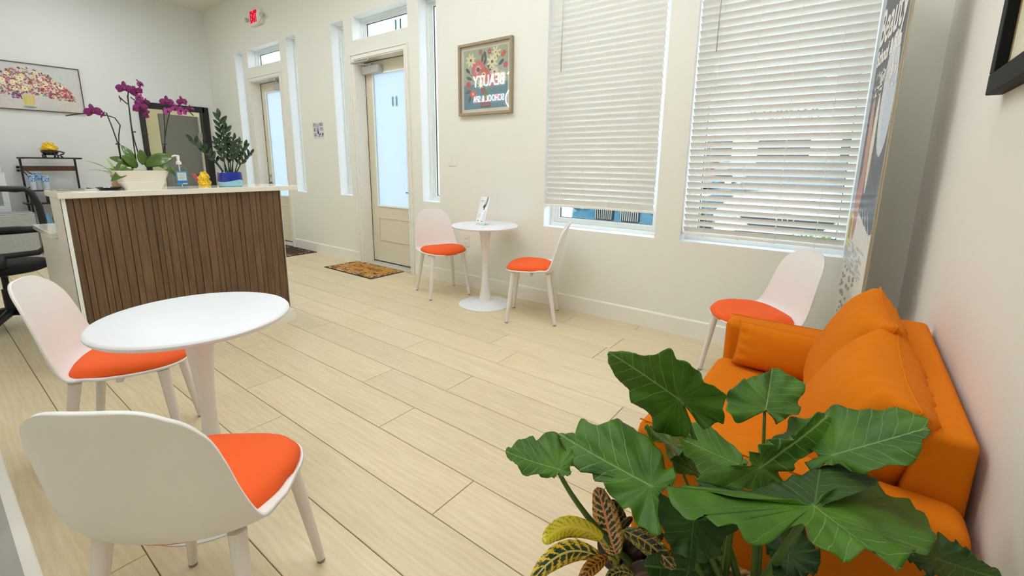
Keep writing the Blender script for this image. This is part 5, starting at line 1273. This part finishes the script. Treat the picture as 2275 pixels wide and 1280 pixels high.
ear_leaf([(1275, 455), (1330, 440), (1400, 420), (1440, 394), (1500, 405), (1560, 400), (1650, 410), (1750, 422), (1830, 430), (1860, 440), (1862, 490), (1876, 500), (1868, 530), (1845, 547), (1848, 590), (1800, 622), (1760, 640), (1700, 655), (1650, 675), (1600, 692), (1540, 668), (1490, 655), (1440, 650), (1400, 665), (1365, 672), (1338, 640), (1390, 605), (1330, 590), (1250, 560), (1190, 530), (1235, 505), (1258, 480)],
         (1455, 602), (1872, 488), .86, .80, (1430, 400, .97), M_ear, 5, cup=.06)
ear_leaf([(868, 710), (930, 680), (1000, 660), (1080, 622), (1100, 590), (1130, 560), (1200, 530), (1290, 522), (1340, 505), (1375, 470), (1392, 425), (1430, 428), (1472, 465), (1455, 482), (1430, 500), (1412, 530), (1370, 572), (1330, 600), (1262, 632), (1252, 660), (1230, 695), (1190, 732), (1120, 742), (1060, 746), (1000, 745), (960, 737), (915, 722)],
         (1140, 655), (1440, 440), .84, .93, (900, 712, .78), M_ear, 6, cup=.02, ripple=.009)
ear_leaf([(835, 468), (880, 465), (920, 480), (960, 500), (1000, 540), (1040, 585), (1075, 628), (1082, 645), (1000, 662), (920, 692), (890, 690), (850, 640), (815, 600), (803, 560), (815, 500)],
         (1050, 645), (815, 545), .88, .93, (900, 680, .85), M_ear, 7, cup=.10, ripple=.003)
ear_leaf([(636, 490), (660, 486), (700, 500), (760, 520), (800, 525), (812, 570), (800, 602), (770, 612), (745, 622), (720, 590), (690, 550), (650, 515)], (765, 562), (640, 490), 1.0, .98, (800, 600, .97), M_ear, 8, pr_=.003)
ear_leaf([(750, 625), (780, 602), (815, 590), (855, 612), (900, 665), (895, 700), (850, 702), (800, 690), (765, 655)], (880, 690), (755, 625), .97, .95, (800, 690, .93), M_ear, 9, pr_=.003)
ear_leaf([(745, 715), (752, 690), (775, 698), (800, 706), (808, 690), (830, 686), (860, 706), (930, 745), (1000, 778), (1080, 793), (1200, 806), (1300, 812), (1371, 806), (1440, 780), (1500, 745), (1560, 712), (1600, 690), (1650, 708), (1690, 740), (1740, 745), (1800, 740), (1815, 770), (1825, 798), (1840, 800), (1860, 812), (1885, 870), (1895, 920), (1896, 960), (1870, 1008), (1842, 1030), (1816, 1025), (1805, 985), (1800, 1030), (1780, 1055), (1750, 1078), (1730, 1108), (1712, 1062), (1690, 1030), (1650, 1015), (1600, 1035), (1530, 1045), (1450, 1035), (1400, 1010), (1350, 980), (1328, 930), (1300, 897), (1262, 890), (1230, 915), (1190, 940), (1130, 945), (1080, 930), (1042, 892), (1000, 888), (960, 896), (930, 870), (900, 838), (870, 858), (830, 850), (800, 815), (775, 795), (752, 760)],
         (1371, 822), (1729, 1106), .74, .62, (800, 740, .72), M_ear, 10, cup=.10, ripple=.007, pr_=.007)
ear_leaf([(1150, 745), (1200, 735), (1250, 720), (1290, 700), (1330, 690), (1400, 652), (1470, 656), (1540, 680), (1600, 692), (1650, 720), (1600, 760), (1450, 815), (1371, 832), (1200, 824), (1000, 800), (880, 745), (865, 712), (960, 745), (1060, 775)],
         (1371, 824), (1400, 652), .745, .86, (900, 735, .80), M_ear2, 11, petiole=False, ripple=.002)  # rear of the folded leaf, its shade put into the darker colour
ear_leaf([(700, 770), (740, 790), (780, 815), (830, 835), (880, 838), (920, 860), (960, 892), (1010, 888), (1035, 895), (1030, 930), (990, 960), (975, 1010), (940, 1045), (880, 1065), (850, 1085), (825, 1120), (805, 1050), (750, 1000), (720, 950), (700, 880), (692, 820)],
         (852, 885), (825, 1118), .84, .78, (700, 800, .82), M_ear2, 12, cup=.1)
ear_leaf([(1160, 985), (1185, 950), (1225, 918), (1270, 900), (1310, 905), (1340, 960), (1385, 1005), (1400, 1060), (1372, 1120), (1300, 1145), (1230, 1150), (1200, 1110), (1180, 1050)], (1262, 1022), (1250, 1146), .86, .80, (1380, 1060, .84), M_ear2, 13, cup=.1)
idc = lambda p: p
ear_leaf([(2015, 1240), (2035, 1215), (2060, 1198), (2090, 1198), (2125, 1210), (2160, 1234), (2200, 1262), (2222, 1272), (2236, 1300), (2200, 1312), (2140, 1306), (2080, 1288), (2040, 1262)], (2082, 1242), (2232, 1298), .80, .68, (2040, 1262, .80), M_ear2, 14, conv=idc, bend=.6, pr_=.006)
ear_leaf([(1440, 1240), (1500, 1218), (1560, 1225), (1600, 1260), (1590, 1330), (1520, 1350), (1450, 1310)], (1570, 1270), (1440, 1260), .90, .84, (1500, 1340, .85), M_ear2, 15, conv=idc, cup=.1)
# bare stalks rising from the pot
for k, (dx, dy, h_, lx, ly) in enumerate(((-.03, .02, .20, -.03, .04), (.03, .0, .24, .06, .02), (.0, -.03, .18, -.06, -.02), (.05, .04, .16, .09, .05))):
    part('stalk', MB().tube([(dx, dy, 0), (dx+lx*.4, dy+ly*.4, h_*.5), (dx+lx, dy+ly, h_)], [.014, .011, .008], 9), M_stem, ap, True)

# croton
CB = Vector((-.335, .80, 0)); CO = Vector((CB.x, CB.y, .26))
cr0 = thing('croton_plant', 'croton plant with yellow, orange and dark veined leaves at the bottom centre', 'plant', tuple(CO))
part('pot', MB().lathe([(0, -.26), (.075, -.26), (.10, -.02), (.104, 0), (.096, 0), (.09, -.03), (0, -.03)], 40), mat('brown_pot', (92, 62, 46), .6), cr0, 'auto')
part('soil', MB().lathe([(0, -.025), (.09, -.028), (0, -.03)], 24), M_soil, cr0)
def crotonmat(name, ground, vein, midc, thr=.5, edge=0.0, N=11):
    m = bpy.data.materials.new(name); m.use_nodes = True; t = m.node_tree; b = t.nodes['Principled BSDF']
    uv = P(t, 'ShaderNodeUVMap'); uv.uv_map = 'leafuv'; sp_ = P(t, 'ShaderNodeSeparateXYZ'); t.links.new(uv.outputs[0], sp_.inputs[0])
    def M_(op, a, b_=None, c_=None, clamp=False):
        n = P(t, 'ShaderNodeMath', operation=op); n.use_clamp = clamp
        for i, x in enumerate((a, b_, c_)):
            if x is None: continue
            if isinstance(x, (int, float)): n.inputs[i].default_value = x
            else: t.links.new(x, n.inputs[i])
        return n.outputs[0]
    nz = P(t, 'ShaderNodeTexNoise'); nz.inputs['Scale'].default_value = 7; nz.inputs['Detail'].default_value = 3; t.links.new(uv.outputs[0], nz.inputs['Vector'])
    nn = M_('SUBTRACT', nz.outputs['Fac'], .5)
    aV = M_('ABSOLUTE', sp_.outputs['Y'])
    ph = M_('MULTIPLY', M_('ADD', M_('SUBTRACT', sp_.outputs['X'], M_('MULTIPLY', aV, .12)), M_('MULTIPLY', nn, .10)), N)
    fr = M_('FRACT', ph); d = M_('MULTIPLY', M_('MINIMUM', fr, M_('SUBTRACT', 1.0, fr)), 2.0)
    w_ = M_('ADD', thr, M_('MULTIPLY', M_('SUBTRACT', aV, .5), edge))
    st = M_('MULTIPLY', M_('SUBTRACT', w_, M_('ADD', d, M_('MULTIPLY', nn, .5))), 8.0, clamp=True)
    vo = P(t, 'ShaderNodeTexVoronoi', feature='DISTANCE_TO_EDGE'); vo.inputs['Scale'].default_value = 9
    mpv = P(t, 'ShaderNodeMapping'); mpv.inputs['Scale'].default_value = (2.4, 1, 1); t.links.new(uv.outputs[0], mpv.inputs[0]); t.links.new(mpv.outputs[0], vo.inputs['Vector'])
    ret = M_('MULTIPLY', M_('LESS_THAN', vo.outputs['Distance'], .07), M_('GREATER_THAN', aV, .55))
    mid = M_('SUBTRACT', 1.0, M_('DIVIDE', aV, .10), clamp=True); midm = M_('MULTIPLY', mid, 6.0, clamp=True)
    st2 = M_('MAXIMUM', st, ret)
    mx = P(t, 'ShaderNodeMix'); mx.data_type = 'RGBA'; t.links.new(st2, mx.inputs[0]); mx.inputs[6].default_value = (*s2l(ground), 1); mx.inputs[7].default_value = (*s2l(vein), 1)
    m2 = P(t, 'ShaderNodeMix'); m2.data_type = 'RGBA'; t.links.new(midm, m2.inputs[0]); t.links.new(mx.outputs[2], m2.inputs[6]); m2.inputs[7].default_value = (*s2l(midc), 1)
    t.links.new(m2.outputs[2], b.inputs['Base Color']); b.inputs['Roughness'].default_value = .3; b.inputs['Coat Weight'].default_value = .2
    return m
MC = {'pink': crotonmat('croton_pink', (40, 62, 30), (226, 170, 104), (226, 132, 84), .46, .3, 12),
      'yellow': crotonmat('croton_yellow', (120, 130, 30), (218, 196, 40), (222, 206, 70), .85, -.5, 13),
      'mixed': crotonmat('croton_mixed', (30, 58, 30), (224, 188, 52), (214, 196, 110), .42, .5, 9),
      'dark': crotonmat('croton_dark', (20, 18, 20), (180, 162, 50), (184, 150, 44), .22, 0, 8),
      'orange': crotonmat('croton_orange', (62, 32, 16), (196, 132, 30), (170, 110, 40), .50, .3, 9),
      'maroon': crotonmat('croton_maroon', (38, 14, 16), (60, 30, 26), (90, 60, 40), .12, 0, 7)}
def croton_leaf(kind, pts, half, d0, d1, seed=0, fold=.25, lean=0.0):
    conv = lambda p: (1150+p[0]/5.056, 1050+p[1]/5.056)
    P_ = [Vector(conv(p)) for p in pts]; q = []
    for i in range(len(P_)-1):
        p0, p1, p2, p3 = P_[max(i-1, 0)], P_[i], P_[i+1], P_[min(i+2, len(P_)-1)]
        for k in range(8):
            f = k/8; q.append(.5*((2*p1)+(p2-p0)*f+(2*p0-5*p1+4*p2-p3)*f*f+(3*p1-p0-3*p2+p3)*f**3))
    q.append(P_[-1]); n = len(q); hp = half/5.056; NV = 11; V = []; UV = []
    camp = Vector((0, 0, H))
    for i, c in enumerate(q):
        t_ = i/(n-1); d = d0+(d1-d0)*t_; tg = (q[min(i+1, n-1)]-q[max(i-1, 0)]).normalized(); nn = Vector((-tg.y, tg.x))
        w_ = hp*math.sin(PI*min(1, (.06+.90*t_)))**.75 if i < n-1 else .3
        if i == 0: w_ = .8
        for j in range(NV):
            s = -1+2*j/(NV-1); pp = c+nn*(w_*s); dd = d+abs(s)**1.4*fold*w_*d/F_PX+lean*s*w_*d/F_PX+.0015*math.sin(9*t_*PI+seed+3*s)*abs(s)
            V.append(at_d(pp.x, pp.y, dd)-CO); UV.append((t_, s))
    mb = MB().add(V, [(i*NV+j, i*NV+j+1, (i+1)*NV+j+1, (i+1)*NV+j) for i in range(n-1) for j in range(NV-1)])
    me = bpy.data.meshes.new('leaf'); me.from_pydata(mb.v, [], mb.f); me.materials.append(MC[kind]); ul = me.uv_layers.new(name='leafuv')
    for lp_ in me.loops: ul.data[lp_.index].uv = UV[lp_.vertex_index]
    me.polygons.foreach_set('use_smooth', [True]*len(me.polygons)); o = link('leaf', me, cr0); solid(o, .0009, 0)
    return V[NV//2]
bases = []
for a in (('maroon', [(1090, 1100), (1010, 950), (920, 740)], 80, .90, .93), ('maroon', [(1150, 1000), (1260, 860), (1450, 690), (1640, 740)], 120, .92, .90), ('maroon', [(1180, 1180), (1300, 1020), (1500, 1080)], 170, .92, .90),
          ('pink', [(1105, 930), (1040, 720), (975, 450), (895, 165)], 150, .88, .90), ('dark', [(1150, 900), (1120, 680), (1130, 500), (1060, 300)], 100, .92, .95),
          ('yellow', [(955, 745), (760, 640), (550, 610), (390, 690), (300, 800)], 125, .87, .80), ('mixed', [(910, 935), (700, 880), (520, 905), (330, 1030), (150, 1230)], 135, .86, .76),
          ('dark', [(1190, 650), (1400, 750), (1590, 900), (1770, 1085)], 120, .90, .84), ('orange', [(1015, 950), (900, 1010), (790, 1110), (690, 1260)], 90, .86, .80),
          ('dark', [(1165, 640), (1210, 570), (1290, 500)], 50, .92, .93), ('dark', [(1290, 1150), (1170, 1110), (1060, 1150), (1000, 1230)], 70, .86, .82), ('maroon', [(1230, 1250), (1420, 1120), (1650, 1180)], 150, .88, .86)):
    bases.append(croton_leaf(a[0], a[1], a[2], a[3], a[4], seed=a[2]))
top = at_d(1150+1140/5.056, 1050+1000/5.056, .91)-CO
part('trunk', MB().tube([(0, 0, -.03), (top.x*.5, top.y*.5, top.z*.5), tuple(top)], [.009, .008, .006], 8), mat('croton_bark', (60, 44, 34), .7), cr0, True)
for b in bases:
    part('leaf_stalk', MB().tube([tuple(top*.85), tuple((top*.7+Vector(b)*.3)), tuple(b)], .0028, 6), mat('croton_stalk', (150, 150, 60), .5) if 'croton_stalk' not in bpy.data.materials else bpy.data.materials['croton_stalk'], cr0, True)

# ------------------------------------------------------------------ outside
struct('ground_outside', MB().box(-40, 30, YF+WT, 60, -.35, -.02), mat('pale_concrete', (196, 192, 184), .85, noise=.06, nscale=2))
struct('trim_1', MB().box(-12, 4, YF+WT+.9, YF+WT+1.1, -.02, .08), mat('kerb', (180, 176, 168), .8))
def car(name, label, cx_, y0, paint, kind):
    t = thing('car', label, 'car', (cx_, y0, -.02)); Mp = mat(name+'_paint', paint, .25, coat=.8)
    # sections along y (0 = front)
    sec = [(0.0, .70, .30, .62), (.06, .80, .22, .74), (.25, .87, .20, .86), (.9, .90, .20, .95), (1.25, .90, .20, 1.0), (2.0, .90, .20, 1.02), (4.2, .90, .22, 1.02), (4.5, .84, .3, .95)]
    prof = []
    for y, hw, zb, zt in sec:
        ring = [(-hw*.96, zb), (-hw, (zb+zt)*.45), (-hw*.97, zt*.86), (-hw*.78, zt*.98), (-hw*.3, zt), (hw*.3, zt), (hw*.78, zt*.98), (hw*.97, zt*.86), (hw, (zb+zt)*.45), (hw*.96, zb)]
        prof.append([(x, y, z) for x, z in ring])
    nn = len(prof[0]); mb = MB().add([p for r in prof for p in r], [(j*nn+i, j*nn+(i+1) % nn, (j+1)*nn+(i+1) % nn, (j+1)*nn+i) for j in range(len(prof)-1) for i in range(nn)])
    mb.f.append(tuple(range(nn))); mb.f.append(tuple((len(prof)-1)*nn+i for i in range(nn)))
    part('body', mb, Mp, t, 'auto')
    Mg = mat(name+'_glass', (40, 56, 66), .08, coat=.5)
    cab = [(1.2, .80, .98), (1.85, .66, 1.42), (3.0, .66, 1.45), (4.0, .76, 1.0)]
    V = [(s*hw, y, z) for y, hw, z in cab for s in (-1, 1)]
    mb = MB().add(V, [(0, 1, 3, 2), (2, 3, 5, 4), (4, 5, 7, 6), (0, 2, 4, 6), (1, 7, 5, 3)]); part('cabin_glass', mb, Mg, t)
    part('roof', MB().box(-.62, .62, 1.9, 2.95, 1.43, 1.47), Mp, t, bevel=.02)
    Mb = mat(name+'_grille', (18, 22, 26), .4); Mch = M_chrome
    if kind == 'twin':
        for s in (-1, 1):
            g = part('grille', MB().box(min(s*.05, s*.34), max(s*.05, s*.34), -.035, .02, .52, .80), Mb, t, bevel=.03)
            for k in range(9): xg = s*(.075+.031*k); part('grille_bar', MB().box(xg-.006, xg+.006, -.05, -.03, .54, .78), Mch, g)
    else:
        g = part('grille', MB().add([(-.50, -.03, .74), (.50, -.03, .74), (.38, -.03, .62), (-.38, -.03, .62), (-.50, .02, .74), (.50, .02, .74), (.38, .02, .62), (-.38, .02, .62)], [(0, 1, 2, 3), (7, 6, 5, 4), (0, 4, 5, 1), (1, 5, 6, 2), (2, 6, 7, 3), (3, 7, 4, 0)]), Mb, t)
        part('lower_grille', MB().box(-.55, .55, -.03, .02, .36, .54), mat(name+'_lower', (34, 66, 84), .3), t, bevel=.03)
        mb = MB()
        for rx, rz in ((.095, .062), (.030, .058), (.070, .022)):
            mb.tube([(rx*math.cos(a), -.05, .735+(.018 if rx == .07 else 0)+rz*math.sin(a)) for a in np.linspace(0, 2*PI, 33)], .006, 6, cap=False)
        part('emblem', mb, Mch, t, True)
    for s in (-1, 1):
        hl = part('headlight', MB().box(min(s*.46, s*.80), max(s*.46, s*.80), -.02, .12, .66, .78), mat(name+'_lens', (190, 206, 214), .1, coat=.6) if name+'_lens' not in bpy.data.materials else bpy.data.materials[name+'_lens'], t, bevel=.03)
        part('lamp_ring', MB().tube([(s*.58+.05*math.cos(a), -.03, .72+.05*math.sin(a)) for a in np.linspace(0, 2*PI, 21)], .007, 6, cap=False), Mch, hl, True)
        for y in (.95, 3.6): part('wheel', MB().tube([(s*.74, y, .32), (s*.93, y, .32)], .32, 28), M_blackp, t, 'auto')
        part('mirror', MB().box(min(s*.92, s*1.0), max(s*.92, s*1.0), 1.35, 1.5, 1.0, 1.14), Mp, t, bevel=.03)
    part('bumper', MB().box(-.80, .80, -.04, .12, .24, .46), Mp, t, bevel=.03)
    part('number_plate', MB().box(-.15, .15, -.06, -.045, .40, .50), M_trim, t) if kind != 'twin' else None
    return t
car('blue_car', 'blue car with twin dark grilles parked outside the left window', -2.72, 6.15, (34, 112, 140), 'twin')
car('white_car', 'white car with an oval emblem parked outside the right window', -.62, 6.15, (236, 238, 240), 'oval')
car('silver_car', 'pale blue car parked in the row across the lot', -3.6, 17.0, (120, 160, 190), 'oval')
car('grey_car', 'dark grey car parked in the row across the lot', -1.0, 17.0, (60, 66, 74), 'twin')
car('white_van', 'white car parked in the row across the lot, at its right end', 1.2, 17.0, (228, 230, 232), 'oval')
bd_ = thing('shop_building', 'long white shop building with dark windows and a red sign across the lot', 'building', (-4, 26, -.02))
part('wall', MB().box(-26, 24, 0, 8, 0, 5.2), mat('stucco_white', (236, 232, 224), .8), bd_)
part('roof', MB().box(-26.3, 24.3, -1.6, 8.3, 5.2, 5.5), mat('roof_grey', (150, 150, 150), .7), bd_)
part('sign_red', MB().box(3.6, 7.2, -.12, 0, 3.5, 4.1), mat('sign_red', (214, 60, 60), .5), bd_)
me = text_mesh('sign_lettering', 'VETERINARY', .62, mat('sign_ink', (70, 90, 90), .5), .02); place_text('sign_lettering', me, bd_, face_y((.8, -.06, 3.8)))
for k in range(14):
    x = -24+3.4*k
    wn = part('window', MB().box(x, x+2.2, -.06, .02, .5, 2.7), mat('shop_window', (44, 58, 66), .15) if 'shop_window' not in bpy.data.materials else bpy.data.materials['shop_window'], bd_)
    part('pane', MB().box(x+.05, x+1.07, -.075, -.05, .55, 2.65).box(x+1.13, x+2.15, -.075, -.05, .55, 2.65), bpy.data.materials['shop_window'], wn)
    part('pillar', MB().box(x+2.55, x+2.95, -1.5, -1.1, 0, 5.2), M_trim, bd_)
rs = random.Random(31)
M_bush = mat('bush_leaf', (86, 134, 60), .5, noise=.2, nscale=5); M_bush2 = mat('bush_leaf_light', (170, 200, 90), .5, noise=.2, nscale=5)
def bush(cx_, cy_, h_, n, label, grass=False):
    t = thing('small_shrub', label, 'shrub', (cx_, cy_, -.02))
    part('stem', MB().tube([(0, 0, 0), (.01, 0, h_*.6)], .008, 6), M_stem, t)
    mb = MB()
    for k in range(n):
        a = rs.uniform(0, 2*PI); r = rs.uniform(0, .16 if not grass else .05); z = rs.uniform(.25, 1)*h_ if not grass else .02; b = Vector((r*math.cos(a), r*math.sin(a), z))
        d = Vector((math.cos(a)*.6, math.sin(a)*.6, rs.uniform(.3, 1.2))).normalized() if not grass else Vector((math.cos(a)*.3, math.sin(a)*.3, 1)).normalized()
        leafblade(mb, b, b+d*(.07 if not grass else h_), .032 if not grass else .012, (.3, .2, .5), 0, 4, .2, 3)
    part('foliage', mb, M_bush if n % 2 else M_bush2, t, True)
for i, (x, y, h_, n, g) in enumerate(((-2.0, 5.0, .62, 121, False), (-2.35, 4.9, .55, 40, True), (-1.40, 5.1, .62, 90, False), (-.30, 5.1, .68, 151, False), (-.66, 4.6, .40, 111, False), (-1.0, 4.55, .36, 71, False), (-2.62, 4.9, .45, 20, True))):
    bush(x, y, h_, n, ['green shrub below the right corner of the left window, outside', 'tuft of pale grass outside the left window', 'shrub outside the left corner of the right window', 'tallest shrub outside the right window, before the white car', 'low shrub outside the middle of the right window', 'lowest shrub outside, nearest the left end of the right window', 'thin tuft of grass outside, at the left of the blue car'][i], g)
